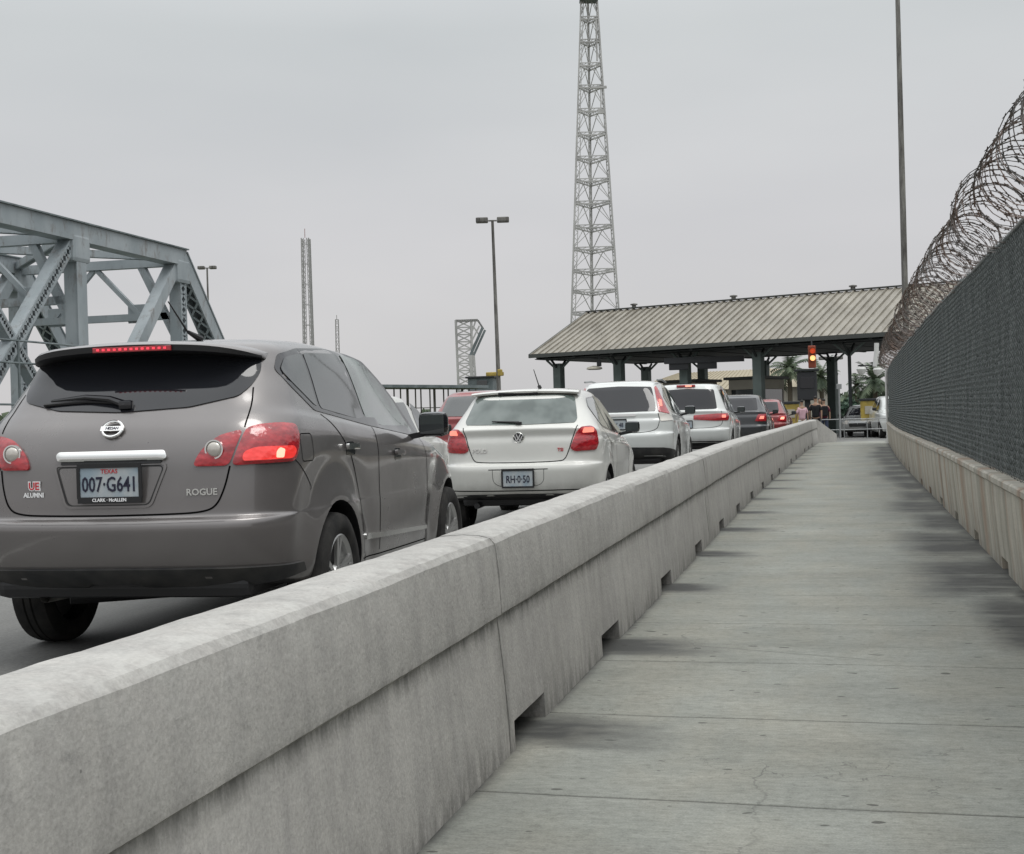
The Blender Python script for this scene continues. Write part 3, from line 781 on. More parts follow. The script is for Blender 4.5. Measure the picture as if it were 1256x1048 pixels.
def carve(ob, p):
    """cut wheel wells with a boolean, evaluate, keep the mesh"""
    cut = []
    for yc in p['axles']:
        mb = MB(); n = 40
        for sd_ in (-1, 1):
            mb = MB(); a = [(sd_*(p['W']-.30), p['ra']), (sd_*(p['W']+.3), p['ra'])]
            v = []; 
            for t in range(n):
                an = 2*math.pi*t/n
                for xx, rr in a: v.append((xx, yc+rr*math.cos(an), p['rw']+.01+rr*math.sin(an)))
            f = [(2*i, 2*i+1, 2*((i+1) % n)+1, 2*((i+1) % n)) for i in range(n)]+[tuple(2*i for i in range(n-1, -1, -1)), tuple(2*i+1 for i in range(n))]
            mb.add(v, f, 'black_trim'); cut.append(mb.build('cut', ob.parent))
    for c_ in cut:
        md = ob.modifiers.new('b', 'BOOLEAN'); md.operation = 'DIFFERENCE'; md.solver = 'EXACT'; md.object = c_
    bpy.context.view_layer.update()
    me = bpy.data.meshes.new_from_object(ob.evaluated_get(bpy.context.evaluated_depsgraph_get()))
    ob.modifiers.clear(); ob.data = me
    for c_ in cut: bpy.data.objects.remove(c_)
    dk = len(me.materials)
    me.materials.append(M['black_trim'])
    for pg in me.polygons:
        c_ = pg.center
        for yc in p['axles']:
            if abs(c_.x) > p['W']-.31 and math.hypot(c_.y-yc, c_.z-p['rw']-.01) < p['ra']+.004 and abs(pg.normal.x) < .35 or (abs(abs(c_.x)-(p['W']-.30)) < .01 and math.hypot(c_.y-yc, c_.z-p['rw']) < p['ra']): pg.material_index = dk
        if pg.normal.z < -.8 and c_.z < .6: pg.material_index = dk
    me.polygons.foreach_set('use_smooth', [True]*len(me.polygons)); me.set_sharp_from_angle(angle=R(38))

def car(name, label, p, rows, pm, group=None):
    root = empty(name, p['loc'], p.get('rz', 0)); tag(root, label, 'car', group)
    B = Body(rows, p); v, f = B.mesh()
    mb = MB(); mb.add(v, f, pm); body = mb.build('body', root)
    if p.get('carve', True): carve(body, p)
    else: body.data.polygons.foreach_set('use_smooth', [True]*len(body.data.polygons)); body.data.set_sharp_from_angle(angle=R(38))
    for yc in p['axles']:
        for sd_ in (-1, 1): wheel(root, sd_*(p['W']-p.get('tin', .115)), yc, p, sd_)
    return root, B
def mirrors(root, B, y, z, pm, x=None, sz=(.20, .10, .15)):
    for sd_ in (-1, 1):
        a = B.aty(y, z-.05, sd_); xx = a[0]+sd_*(sz[0]*.5+.06)
        mb = MB()
        T = Matrix.Rotation(sd_*R(-8), 3, 'Z')
        mb.box((xx, y, z+.03), sz, pm, T, bev=.045)
        mb.bar((a[0]-sd_*.01, y+.02, z-.05), (xx, y+.01, z-.02), .06, .035, 'black_trim')
        o = mb.build('side_mirror', root, 40)
        g_ = MB(); g_.box((xx, y-sz[1]*.5-.003, z+.03), (sz[0]*.84, .006, sz[2]*.78), 'glass_side', T, bev=.0025); g_.build('mirror_glass', o)
def plate(root, x, y, z, txt, frame='black_trim', sz=(.315, .165), top=None, bottom=None, tilt=0, face='plate', lm='letter'):
    T = Matrix.Translation((x, y, z)) @ Matrix.Rotation(R(90)+tilt, 4, 'X')
    def bx(mb, c, d, m): 
        v = [T @ (Vector(c)+Vector((a*d[0]/2, b*d[1]/2, e*d[2]/2))) for a in (-1, 1) for b in (-1, 1) for e in (-1, 1)]
        mb.add(v, [(0, 1, 3, 2), (4, 6, 7, 5), (0, 4, 5, 1), (2, 3, 7, 6), (0, 2, 6, 4), (1, 5, 7, 3)], m)
    mb = MB(); bx(mb, (0, 0, 0), (sz[0], sz[1], .004), face); o = mb.build('license_plate', root)
    mb = MB(); w_, h_ = sz[0]/2+.008, sz[1]/2+.006
    bx(mb, (0, h_-.004, .003), (2*w_, .022, .010), frame); bx(mb, (0, -h_+.006, .003), (2*w_, .030 if bottom else .018, .010), frame)
    bx(mb, (-w_+.005, 0, .003), (.017, 2*h_-.03, .009), frame); bx(mb, (w_-.005, 0, .003), (.017, 2*h_-.03, .009), frame)
    mb.build('plate_frame', o)
    mb = MB(); text_mesh(txt, .082, mb, lm, T @ Matrix.Translation((0, -.010, .0035)) @ Matrix.Scale(.88, 4, (1, 0, 0)) @ Matrix.Scale(1.25, 4, (0, 1, 0)), bold=.001)
    if top: text_mesh(top, .030, mb, 'red_letter', T @ Matrix.Translation((0, .056, .0035)))
    if bottom: text_mesh(bottom, .022, mb, 'white_letter', T @ Matrix.Translation((0, -h_+.006, .0085)), bold=.0006)
    mb.build('plate_lettering', o)

# ------------------------------------------------------------ grey crossover
RX = dict(loc=(-3.40, 5.85, .145), rz=.05, L=4.65, W=.884, tin=.10, rr=.29, rb=.125, tr=.035, trg=.0, tf=.06, axles=(.99, 3.68), rw=.350, ra=.405, flare=.013)
rows = [
 (.385, .27, .32, .40, 4.30, .70), (.405, .28, .33, .20, 4.48, .82), (.445, .32, .37, .09, 4.58, .865), (.51, .42, .46, .045, 4.62, .885),
 (.60, .56, .58, .015, 4.64, .893), (.69, .68, .66, .0, 4.64, .897), (.728, .73, .71, .012, 4.63, .896), (.750, .755, .73, .050, 4.62, .894),
 (.85, .85, .78, .062, 4.58, .893), (1.0, .96, .86, .085, 4.48, .893), (1.10, 1.03, .92, .115, 4.32, .886), (1.18, 1.09, .97, .155, 4.10, .873),
 (1.235, 1.135, 1.02, .20, 3.78, .855), (1.285, 1.170, 1.06, .245, 3.50, .825), (1.36, 1.27, 1.16, .31, 3.26, .790), (1.44, 1.40, 1.30, .385, 2.98, .752),
 (1.515, 1.515, 1.43, .435, 2.78, .712), (1.570, 1.585, 1.52, .475, 2.62, .678), (1.598, 1.625, 1.56, .51, 2.52, .628), (1.616, 1.650, 1.582, .56, 2.42, .53), (1.626, 1.665, 1.592, .64, 2.30, .34), (1.63, 1.672, 1.595, .72, 2.1, .04)]
rows = [tuple(r_[:5])+(r_[5]*.982,) for r_ in rows]
root, B = car('car', 'grey crossover with a Texas plate, nearest of the queue behind the barrier', RX, rows, 'grey_paint')
root['category'] = 'car'
# glass
rw_poly = [(-.625, 1.375), (-.58, 1.325), (-.35, 1.275), (0, 1.258), (.35, 1.275), (.58, 1.325), (.625, 1.375), (.655, 1.45), (.640, 1.545), (.3, 1.57), (0, 1.572), (-.3, 1.57), (-.640, 1.545), (-.655, 1.45)]
decal(B, rw_poly, 'glass', h=.006, thick=.012, r=.025).build('rear_window', root, 50)
q_poly = [(.625, 1.462), (.665, 1.400), (.88, 1.282), (.925, 1.272), (.985, 1.552), (.94, 1.558), (.72, 1.530)]
rd_poly = [(.965, 1.262), (1.72, 1.192), (1.745, 1.20), (1.675, 1.590), (1.03, 1.567)]
fd_poly = [(1.80, 1.186), (2.86, 1.105), (2.90, 1.12), (2.62, 1.325), (2.38, 1.455), (2.18, 1.545), (2.04, 1.578), (1.75, 1.591)]
for sd_ in (1, -1):
    tr_ = decal(B, [(.590, 1.465), (.635, 1.375), (.86, 1.250), (1.8, 1.160), (2.95, 1.080), (3.04, 1.09), (2.68, 1.325), (2.42, 1.465), (2.20, 1.570), (1.97, 1.608), (1.5, 1.615), (.96, 1.590), (.68, 1.548)], 'black_gloss', 'y', sd_, .003, .008, .06, .03)
    tr_.build('window_trim', root, 50)
    for q, m_ in ((q_poly, 'glass_side'), (rd_poly, 'glass_side'), (fd_poly, 'glass_clear')):
        decal(B, q, m_, 'y', sd_, .006, .003, .05, .035).build('side_window', root, 50)
    s_ = MB()
    # door outlines
    strip(B, [(1.80, 1.155), (1.79, .95), (1.78, .42)], .008, 'seam', 'y', sd_, mb=s_)
    strip(B, [(.93, 1.23), (1.12, 1.12), (1.30, .97), (1.40, .80), (1.42, .62), (1.44, .43)], .007, 'seam', 'y', sd_, mb=s_)
    strip(B, [(2.98, 1.08), (3.02, .9), (3.0, .6), (2.95, .42)], .007, 'seam', 'y', sd_, mb=s_)
    strip(B, [(1.44, .40), (2.95, .38)], .007, 'seam', 'y', sd_, mb=s_)
    strip(B, rounded([(.47, .99), (.64, .99), (.64, 1.13), (.47, 1.13)], .03), .005, 'seam', 'y', sd_, mb=s_, closed=True)
    strip(B, [(.36, 1.02), (.62, .86), (.60, .84)], .005, 'seam', 'y', sd_, mb=s_)
    s_.build('door_seam', root)
    # handles
    for (hy, hz) in ((1.23, 1.045), (2.20, .985)):
        h_ = MB(); decal(B, rounded([(hy-.045, hz-.045), (hy+.10, hz-.045), (hy+.10, hz+.03), (hy-.045, hz+.03)], .02), 'black_gloss', 'y', sd_, .002, .004, .03, 0, mb=h_)
        decal(B, rounded([(hy-.075, hz-.012), (hy+.115, hz-.016), (hy+.115, hz+.018), (hy-.075, hz+.02)], .012), 'grey_paint' if hy > 2 else 'chrome', 'y', sd_, .030, .018, .02, 0, mb=h_, bulge=.006)
        h_.build('door_handle', root, 50)
    decal(B, [(1.46, .505), (2.95, .45), (2.95, .475), (1.46, .540)], 'chrome', 'y', sd_, .012, .014, .08, .01).build('side_moulding', root, 50)
mirrors(root, B, 2.72, 1.13, 'black_gloss', sz=(.20, .10, .165))
# tail lamps
tl_in = [(.425, .985), (.602, .985), (.652, 1.158), (.54, 1.13), (.46, 1.06)]
tl_out = [(.612, .985), (.95, .995), (.985, 1.06), (.978, 1.13), (.94, 1.178), (.82, 1.184), (.72, 1.177), (.664, 1.162)]
for sg in (1, -1):
    f_ = (lambda p_: p_) if sg > 0 else mirror_poly
    a = decal(B, f_(tl_in), 'lens', 's', 1, .012, .016, .03, .03, bulge=.010).build('tail_light', root, 50)
    cpt = B.surf(sg*.53, 1.06, 's', 1, .022)
    b_ = MB(); b_.lathe([(-.016, .0001), (-.014, .024), (-.006, .037), (.008, .040)], 'lens_clear', 'y', tuple(cpt), 24); b_.build('reverse_lamp', a, 50)
    b_ = MB(); b_.lathe([(.010, .038), (-.008, .040), (-.008, .047), (.010, .048)], 'chrome', 'y', tuple(cpt), 24); b_.build('lamp_ring', a, 50)
    a = decal(B, f_(tl_out), 'lens', 's', 1, .014, .018, .03, .03, bulge=.014).build('tail_light', root, 50)
    decal(B, f_([(.66, 1.002), (.92, 1.008), (.945, 1.045), (.92, 1.068), (.72, 1.065), (.665, 1.045)]), 'lens_glow', 's', 1, .0295, .004, .03, .02).build('lit_segment', a, 50)
    decal(B, f_([(.82, 1.012), (.86, 1.012), (.865, 1.05), (.835, 1.06), (.82, 1.04)]), 'lens_hot', 's', 1, .033, .004, .02, .008).build('brake_bulb', a, 50)
# tailgate seams
s_ = MB()
for sg in (1, -1):
    strip(B, [(sg*.640, 1.37), (sg*.660, 1.28), (sg*.656, 1.17)], .008, 'seam', mb=s_)
    strip(B, [(sg*.606, .985), (sg*.585, .88), (sg*.545, .79), (sg*.47, .765), (sg*.30, .760), (0, .758)], .009, 'seam', mb=s_)
strip(B, [(-.60, .725), (-.3, .722), (0, .72), (.3, .722), (.60, .725)], .004, 'grey_paint', mb=s_)
s_.build('tailgate_seam', root)
# plate recess: a raised lip round a sunken trapezoid
mb = MB(); tp = rounded([(-.215, .80), (.225, .80), (.30, 1.005), (-.29, 1.005)], .03)
strip(B, tp, .012, 'grey_paint', h=.006, mb=mb, closed=True); strip(B, rounded([(-.205, .808), (.215, .808), (.285, .995), (-.275, .995)], .03), .006, 'cladding', h=.0025, mb=mb, closed=True)
mb.build('plate_recess', root, 40)
decal(B, rounded([(-.265, 1.020), (.285, 1.020), (.300, 1.035), (.285, 1.066), (-.265, 1.066), (-.280, 1.05)], .012), 'chrome', 's', 1, .018, .022, .02, 0, bulge=.018).build('chrome_garnish', root, 50)
decal(B, [(-.25, 1.006), (.27, 1.006), (.27, 1.020), (-.25, 1.020)], 'black_trim', 's', 1, .012, .014, .02, 0).build('garnish_shade_strip', root, 50)  # black strip laid on as the shade below the chrome garnish
plate(root, .024, .045, .918, '007\u00b7G641', top='TEXAS', bottom='CLARK \u00b7 McALLEN')
# emblem ring with bar
c0 = B.surf(0, 1.172, 's', 1, .012); nrm = B.surf(0, 1.172, 's', 1, .022)-c0
T = Matrix.Translation(c0) @ Vector(nrm).to_track_quat('Z', 'Y').to_matrix().to_4x4()
mb = MB()
ring = [T @ Vector((.048*math.cos(t)*1.06, .044*math.sin(t), 0)) for t in np.linspace(0, 2*math.pi, 33)]
mb.tube(ring, .008, 'chrome', 8, False)
v = [T @ Vector((a*.060, b*.013, e*.004+.004)) for a in (-1, 1) for b in (-1, 1) for e in (-1, 1)]
mb.add(v, [(0, 1, 3, 2), (4, 6, 7, 5), (0, 4, 5, 1), (2, 3, 7, 6), (0, 2, 6, 4), (1, 5, 7, 3)], 'chrome')
text_mesh('NISSAN', .020, mb, 'letter', T @ Matrix.Translation((0, 0, .009)), .0008, .0006)
mb.build('emblem', root, 40)
def surf_T(B, s_, z, h=.004, sg=1):
    c_ = B.surf(s_, z, 's', 1, h); dx = B.surf(s_+.03, z, 's', 1, h)-B.surf(s_-.03, z, 's', 1, h); X_ = Vector(dx).normalized(); Zu = Vector((0, 0, 1)); nn = X_.cross(Zu).normalized(); Zu = nn.cross(X_)
    return Matrix.Translation(c_) @ Matrix((X_, Zu, nn)).transposed().to_4x4()
mb = MB(); text_mesh('ROGUE', .045, mb, 'chrome', surf_T(B, .475, .862), .003, .001); mb.build('model_badge', root)
mb = MB(); text_mesh('UE', .055, mb, 'white_letter', surf_T(B, -.40, .905), .001, .005); text_mesh('UE', .052, mb, 'red_letter', surf_T(B, -.40, .905, .006), .001, .001)
text_mesh('ALUMNI', .032, mb, 'white_letter', surf_T(B, -.40, .862), .001, .001); mb.build('window_sticker', root)
# spoiler
mb = MB(); v = []; f = []; prof = []
nn = 25
for i in range(nn):
    a = -1+2*i/(nn-1); x = .630*a; c_ = 1-abs(a)**3
    ytr = .30+.07*a*a+.17*a**8; zt = 1.610-.030*a*a-.035*a**6; zb = zt-.046+.02*a**8
    prof = [(ytr+.30, zt+.016-.01*abs(a)**4), (ytr+.12, zt+.012), (ytr+.02, zt+.002), (ytr, zt-.010), (ytr+.004, zb+.006), (ytr+.03, zb), (ytr+.14, zb-.010), (ytr+.30, zb-.03)]
    for (yy, zz_) in prof: v.append((x, yy, zz_))
P_ = 8
for i in range(nn-1):
    for k in range(P_): f.append((i*P_+k, (i+1)*P_+k, (i+1)*P_+(k+1) % P_, i*P_+(k+1) % P_))
f.append(tuple(range(P_))); f.append(tuple((nn-1)*P_+k for k in range(P_-1, -1, -1)))
mb.add(v, f, 'grey_paint')
for j in range(len(f)):       # underside in black plastic
    k = j % P_
    if j < (nn-1)*P_ and k in (3, 4, 5, 6): mb.m[j] = mb.mi('black_trim')
sp_ = mb.build('spoiler', root, 40)
mb = MB(); mb.box((.035, .300, 1.578), (.42, .012, .026), 'lens', bev=.003); hb = mb.build('high_brake_light', sp_)
for k in range(13):
    pass
mb = MB()
for k in range(13): mb.box((-.145+.030*k, .291, 1.578), (.014, .006, .011), 'lens_led', bev=.0015)
mb.build('led_row', hb)
# wiper
mb = MB(); pv = B.surf(0.03, 1.285, 's', 1, .02); tip = B.surf(-.40, 1.315, 's', 1, .022); md = B.surf(-.2, 1.325, 's', 1, .028)
mb.tube([pv, B.surf(-.06, 1.31, 's', 1, .03), md, tip], [.020, .016, .013, .006], 'black_gloss', 8)
mb.tube([B.surf(-.44, 1.300, 's', 1, .014), B.surf(-.2, 1.312, 's', 1, .014), B.surf(0.02, 1.30, 's', 1, .014)], .009, 'black_trim', 6)
mb.box(tuple(pv), (.07, .035, .045), 'black_gloss', bev=.012); mb.build('rear_wiper', root, 40)
# bumper lower cladding, exhaust, reflectors, antenna
decal(B, [(-1.05, .445), (-.7, .418), (0, .41), (.7, .418), (1.05, .445), (1.05, .49), (.72, .50), (0, .505), (-.72, .50), (-1.05, .49)], 'cladding', 's', 1, .018, .03, .05, .01).build('bumper_cladding', root, 50)
mb = MB(); mb.box((0, .62, .40), (1.35, .9, .12), 'black_trim', bev=.05); mb.build('underbody', root)
mb = MB(); mb.tube([(-.42, .2, .345), (-.42, .8, .33)], .028, 'pole', 12, False); mb.tube([(-.42, .45, .325), (.3, .9, .325)], .05, 'black_trim', 10); mb.build('exhaust', root, 40)
mb = MB(); mb.tube([(.17, .84, 1.655), (.155, .72, 1.685)], [.020, .010], 'black_trim', 8); mb.tube([(.155, .72, 1.68), (.10, .60, 1.84)], [.006, .0035], 'black_trim', 6); mb.build('antenna', root, 40)
decal(B, [(3.25, .95), (3.3, .93), (4.0, .85), (4.0, .86)], 'grey_paint', 'y', 1, .001, .002, .1, 0)

# ------------------------------------------------------------ generic hatch / van rows
def rows_for(L_, W_, H_, zb, zl, yg, ytop, ycowl, yroof, beltf, gl=.30, hood=.9, bump=.62, zlow=.2, hat=.045, roofdrop=.05, tum=.20):
    """zb rear belt (glass base) height, yg its y; zl low edge; ytop: y of roof rear; ycowl, yroof front; beltf: belt height mid"""
    rt = W_-tum
    return [
     (zl+.06, zlow+.02, zlow+.05, .30, L_-.35, W_*.80), (zl+.09, zlow+.04, zlow+.08, .14, L_-.14, W_*.93), (zl+.16, zlow+.13, zlow+.15, .05, L_-.05, W_*.975),
     ((zl+bump)/2+.06, (zl+bump)/2, .42, .015, L_-.02, W_*.99), (bump, bump-.02, .56, 0, L_-.01, W_*.996), (bump+.05, bump+.03, .64, .012, L_-.02, W_),
     (bump+.085, bump+.06, .68, hat+.01, L_-.04, W_), ((bump+zb)/2+.05, (bump+beltf)/2+.04, hood-.14, hat+.03, L_-.12, W_*.995),
     (zb-.10, beltf-.09, hood-.07, (hat+.03)*.6+yg*.4, L_-.3, W_*.975), (zb-.035, beltf-.035, hood+.0, yg-.045, ycowl+.45, W_*.95), (zb+.01, beltf, hood+.07, yg, ycowl, W_*.925),
     (zb+(H_-zb)*.45, beltf+(H_-beltf)*.42, hood+.07+(H_-hood)*.35, yg+(ytop-yg)*.45, ycowl-(ycowl-yroof)*.40, W_-.07-tum*.45), (zb+(H_-zb)*.75, beltf+(H_-beltf)*.75, hood+.07+(H_-hood)*.65, yg+(ytop-yg)*.78, ycowl-(ycowl-yroof)*.75, W_-.07-tum*.78),
     (H_-.075, H_-.055, H_-.10, ytop, yroof+.12, rt-.07), (H_-.05, H_-.028, H_-.06, ytop+.03, yroof, rt-.13), (H_-.035, H_-.012, H_-.045, ytop+.07, yroof-.1, rt-.24), (H_-.028, H_-.003, H_-.04, ytop+.14, yroof-.2, rt-.42), (H_-.025, H_, H_-.038, ytop+.2, yroof-.3, .04)]

def simple_windows(root, B, pr, side_polys, rear_poly, glass_r='glass_rear', glass_s='glass_clear', trim=True):
    decal(B, rear_poly, glass_r, h=.005, thick=.01, r=.035, grid=.045).build('rear_window', root, 50)
    for sd_ in (1, -1):
        for q in side_polys:
            if trim:
                c_ = np.mean(np.array(q), 0); qq = [tuple(c_+(np.array(a)-c_)*np.array([1.05, 1.10])) for a in q]
                decal(B, qq, 'black_gloss', 'y', sd_, .002, .006, .07, .04).build('window_trim', root, 50)
            decal(B, q, glass_s, 'y', sd_, .005, .003, .06, .04).build('side_window', root, 50)

# ------------------------------------------------------------ white hatchback
PX = dict(loc=(-2.98, 13.0, .20), rz=.035, L=3.97, W=.84, rr=.28, rb=.10, tr=.035, trg=.05, tf=.05, axles=(.70, 3.17), rw=.30, ra=.345, flare=.014, tw=.19)
rows = rows_for(3.97, .84, 1.46, 1.065, .25, .13, .50, 3.0, 2.05, .96, bump=.62, hood=.86, hat=.05, tum=.22)
root, B = car('car', 'white hatchback with a short roof antenna, second in the queue', PX, rows, 'white_paint')
simple_windows(root, B, PX, [[(.62, 1.24), (.78, 1.045), (1.28, 1.005), (1.28, 1.345), (.78, 1.325)], [(1.34, 1.0), (2.42, .955), (2.46, .97), (2.10, 1.20), (1.80, 1.325), (1.58, 1.35), (1.34, 1.348)]],
               [(-.56, 1.085), (0, 1.075), (.56, 1.085), (.585, 1.12), (.545, 1.355), (.3, 1.375), (-.3, 1.375), (-.545, 1.355), (-.585, 1.12)])
tl = [(.515, .83), (.56, .80), (.80, .81), (.835, .87), (.82, 1.01), (.76, 1.045), (.62, 1.035), (.57, .98)]
for sg in (1, -1):
    f_ = (lambda p_: p_) if sg > 0 else mirror_poly
    a = decal(B, f_(tl), 'lens', 's', 1, .012, .016, .03, .03, bulge=.012).build('tail_light', root, 50)
    decal(B, f_([(.63, .985), (.76, .985), (.77, 1.02), (.65, 1.025)]), 'lens_lit', 's', 1, .0265, .004, .03, .015).build('lit_segment', a, 50)
s_ = MB()
for sg in (1, -1): strip(B, [(sg*.595, 1.06), (sg*.555, .98), (sg*.51, .83), (sg*.47, .73), (sg*.42, .705), (0, .70)], .009, 'seam', mb=s_)
strip(B, [(-.30, .635), (.30, .635)], .008, 'seam', mb=s_)
strip(B, [(-.75, .425), (0, .42), (.75, .425)], .010, 'seam', mb=s_)
for sg in (1, -1): strip(B, [(sg*.26, .63), (sg*.255, .47), (0, .46)], .004, 'seam', mb=s_)
for sd_ in (1, -1):
    strip(B, [(1.31, .96), (1.32, .7), (1.32, .36)], .007, 'seam', 'y', sd_, mb=s_); strip(B, [(.72, 1.03), (.98, .85), (1.08, .62), (1.12, .36)], .007, 'seam', 'y', sd_, mb=s_); strip(B, [(2.45, .93), (2.48, .6), (2.42, .34)], .007, 'seam', 'y', sd_, mb=s_)
s_.build('door_seam', root)
for sd_ in (1, -1):
    for hy in (1.05, 1.95): decal(B, [(hy-.07, .855), (hy+.09, .850), (hy+.09, .875), (hy-.07, .88)], 'white_paint', 'y', sd_, .028, .02, .03, .01).build('door_handle', root, 50)
decal(B, [(-1.0, .30), (0, .29), (1.0, .30), (1.0, .36), (.5, .385), (0, .39), (-.5, .385), (-1.0, .36)], 'cladding', 's', 1, .006, .01, .05, .01).build('bumper_cladding', root, 50)
c0 = B.surf(0, .945, 's', 1, .010)
mb = MB(); mb.lathe([(.008, .042), (-.004, .046), (-.010, .052), (-.004, .058), (.008, .06)], 'chrome', 'y', tuple(c0), 28)
mb.lathe([(0, .0005), (-.001, .043)], 'black_gloss', 'y', tuple(c0), 28)
for a, b in (((-.022, .036), (-.002, -.004)), ((.022, .036), (.002, -.004)), ((-.038, .016), (-.018, -.034)), ((.038, .016), (.018, -.034)), ((-.018, -.034), (0, .002)), ((.018, -.034), (0, .002))):
    mb.bar((c0[0]+a[0], c0[1]-.007, c0[2]+a[1]), (c0[0]+b[0], c0[1]-.007, c0[2]+b[1]), .009, .006, 'chrome', upv=(0, 1, 0))
mb.build('emblem', root, 40)
mb = MB(); text_mesh('POLO', .06, mb, 'chrome', surf_T(B, -.40, .82, .004), .003, .001); mb.build('model_badge', root)
mb = MB(); text_mesh('TSI', .045, mb, 'red_letter', surf_T(B, .42, .82, .004), .003, .001); mb.build('engine_badge', root)
plate(root, 0, B.surf(0, .545, 's')[1]-.012, .545, 'RH\u00b70\u00b750', sz=(.31, .17))
mb = MB(); mb.box((-.06, .47, 1.402), (.42, .05, .028), 'black_gloss', bev=.01); mb.build('high_brake_light', root)
v = []; f = []; nn = 15; mb = MB()
for i in range(nn):
    a = -1+2*i/(nn-1); x = .56*a; y_ = .435+.05*a*a; z_ = 1.424-.024*a*a
    v += [(x, y_+.18, z_+.020), (x, y_+.03, z_+.010), (x, y_, z_-.004), (x, y_+.01, z_-.022), (x, y_+.14, z_-.03)]
for i in range(nn-1):
    for k in range(5): f.append((i*5+k, (i+1)*5+k, (i+1)*5+(k+1) % 5, i*5+(k+1) % 5))
f += [tuple(range(5)), tuple((nn-1)*5+k for k in range(4, -1, -1))]
mb.add(v, f, 'white_paint'); mb.build('spoiler', root, 40)
mb = MB(); mb.tube([(.14, .62, 1.452), (.135, .60, 1.47)], .02, 'black_trim', 8); mb.tube([(.135, .60, 1.465), (.10, .50, 1.64)], [.007, .004], 'black_trim', 6); mb.build('antenna', root, 40)
mirrors(root, B, 2.28, .985, 'black_gloss', sz=(.17, .09, .13))
mb = MB(); mb.tube([B.surf(.0, 1.09, 's', 1, .015), B.surf(-.28, 1.105, 's', 1, .018)], [.014, .006], 'black_trim', 6); mb.box(tuple(B.surf(0, 1.085, 's', 1, .012)), (.06, .03, .03), 'black_trim', bev=.008); mb.build('rear_wiper', root, 40)
mb = MB(); mb.box((0, .62, .33), (1.25, .8, .14), 'black_trim', bev=.05); mb.build('underbody', root)
mb = MB(); mb.tube([(-.45, .12, .27), (-.45, .6, .28)], .03, 'black_trim', 10); mb.build('exhaust', root, 40)

# ------------------------------------------------------------ white crossover (third)
CX = dict(loc=(-3.25, 21.3, .29), rz=.02, L=4.53, W=.91, rr=.26, rb=.13, tr=.04, trg=.06, tf=.05, axles=(.95, 3.57), rw=.35, ra=.40, flare=.018)
rows = rows_for(4.53, .91, 1.66, 1.13, .30, .17, .52, 3.4, 2.4, 1.06, bump=.72, hood=.98, hat=.06, tum=.25)
root, B = car('car', 'white crossover with tall red lamps up the roof pillars, third in the queue', CX, rows, 'pearl_paint')
simple_windows(root, B, CX, [[(.72, 1.36), (.86, 1.20), (1.05, 1.14), (1.05, 1.48)], [(1.12, 1.12), (1.85, 1.08), (1.85, 1.52), (1.12, 1.50)], [(1.92, 1.08), (2.92, 1.06), (2.5, 1.36), (2.15, 1.51), (1.92, 1.525)]],
               [(-.62, 1.135), (0, 1.125), (.62, 1.135), (.61, 1.25), (.54, 1.53), (0, 1.55), (-.54, 1.53), (-.61, 1.25)], 'glass')
tl = [(.655, 1.55), (.60, 1.53), (.635, 1.30), (.665, 1.12), (.92, 1.08), (.84, 1.22), (.755, 1.38)]
for sg in (1, -1):
    f_ = (lambda p_: p_) if sg > 0 else mirror_poly
    a = decal(B, f_(tl), 'lens', 's', 1, .012, .016, .04, .02, bulge=.01).build('tail_light', root, 50)
    decal(B, f_([(.675, 1.20), (.73, 1.20), (.72, 1.30), (.665, 1.32)]), 'lens_lit', 's', 1, .0255, .004, .03, .01).build('lit_segment', a, 50)
    decal(B, f_([(.665, 1.105), (.70, .97), (.98, .98), (.925, 1.07)]), 'lens_clear', 's', 1, .010, .012, .04, .015).build('clear_lens', a, 50)
s_ = MB()
for sg in (1, -1): strip(B, [(sg*.66, 1.10), (sg*.69, .96), (sg*.62, .80), (0, .79)], .009, 'seam', mb=s_)
for sd_ in (1, -1):
    for yy in (1.08, 1.88, 2.95): strip(B, [(yy, 1.06), (yy, .45)], .007, 'seam', 'y', sd_, mb=s_)
s_.build('door_seam', root)
decal(B, [(-1.15, .37), (0, .36), (1.15, .37), (1.15, .50), (.75, .55), (0, .57), (-.75, .55), (-1.15, .50)], 'cladding', 's', 1, .010, .015, .05, .01).build('bumper_cladding', root, 50)
decal(B, [(-.30, 1.06), (.30, 1.06), (.30, 1.095), (-.30, 1.095)], 'chrome', 's', 1, .015, .018, .03, .01).build('chrome_garnish', root, 50)
plate(root, 0, .06, .93, 'LBX 48', sz=(.31, .16))
mirrors(root, B, 2.72, 1.12, 'black_gloss', sz=(.19, .1, .15))
mb = MB(); mb.box((0, .7, .36), (1.35, .9, .14), 'black_trim', bev=.05); mb.build('underbody', root)
for sd_ in (1, -1):
    mb = MB(); mb.tube([(sd_*.60, .75, 1.645), (sd_*.60, 1.5, 1.675), (sd_*.59, 2.3, 1.645)], .016, 'galv', 8); mb.build('roof_rail', root, 40)

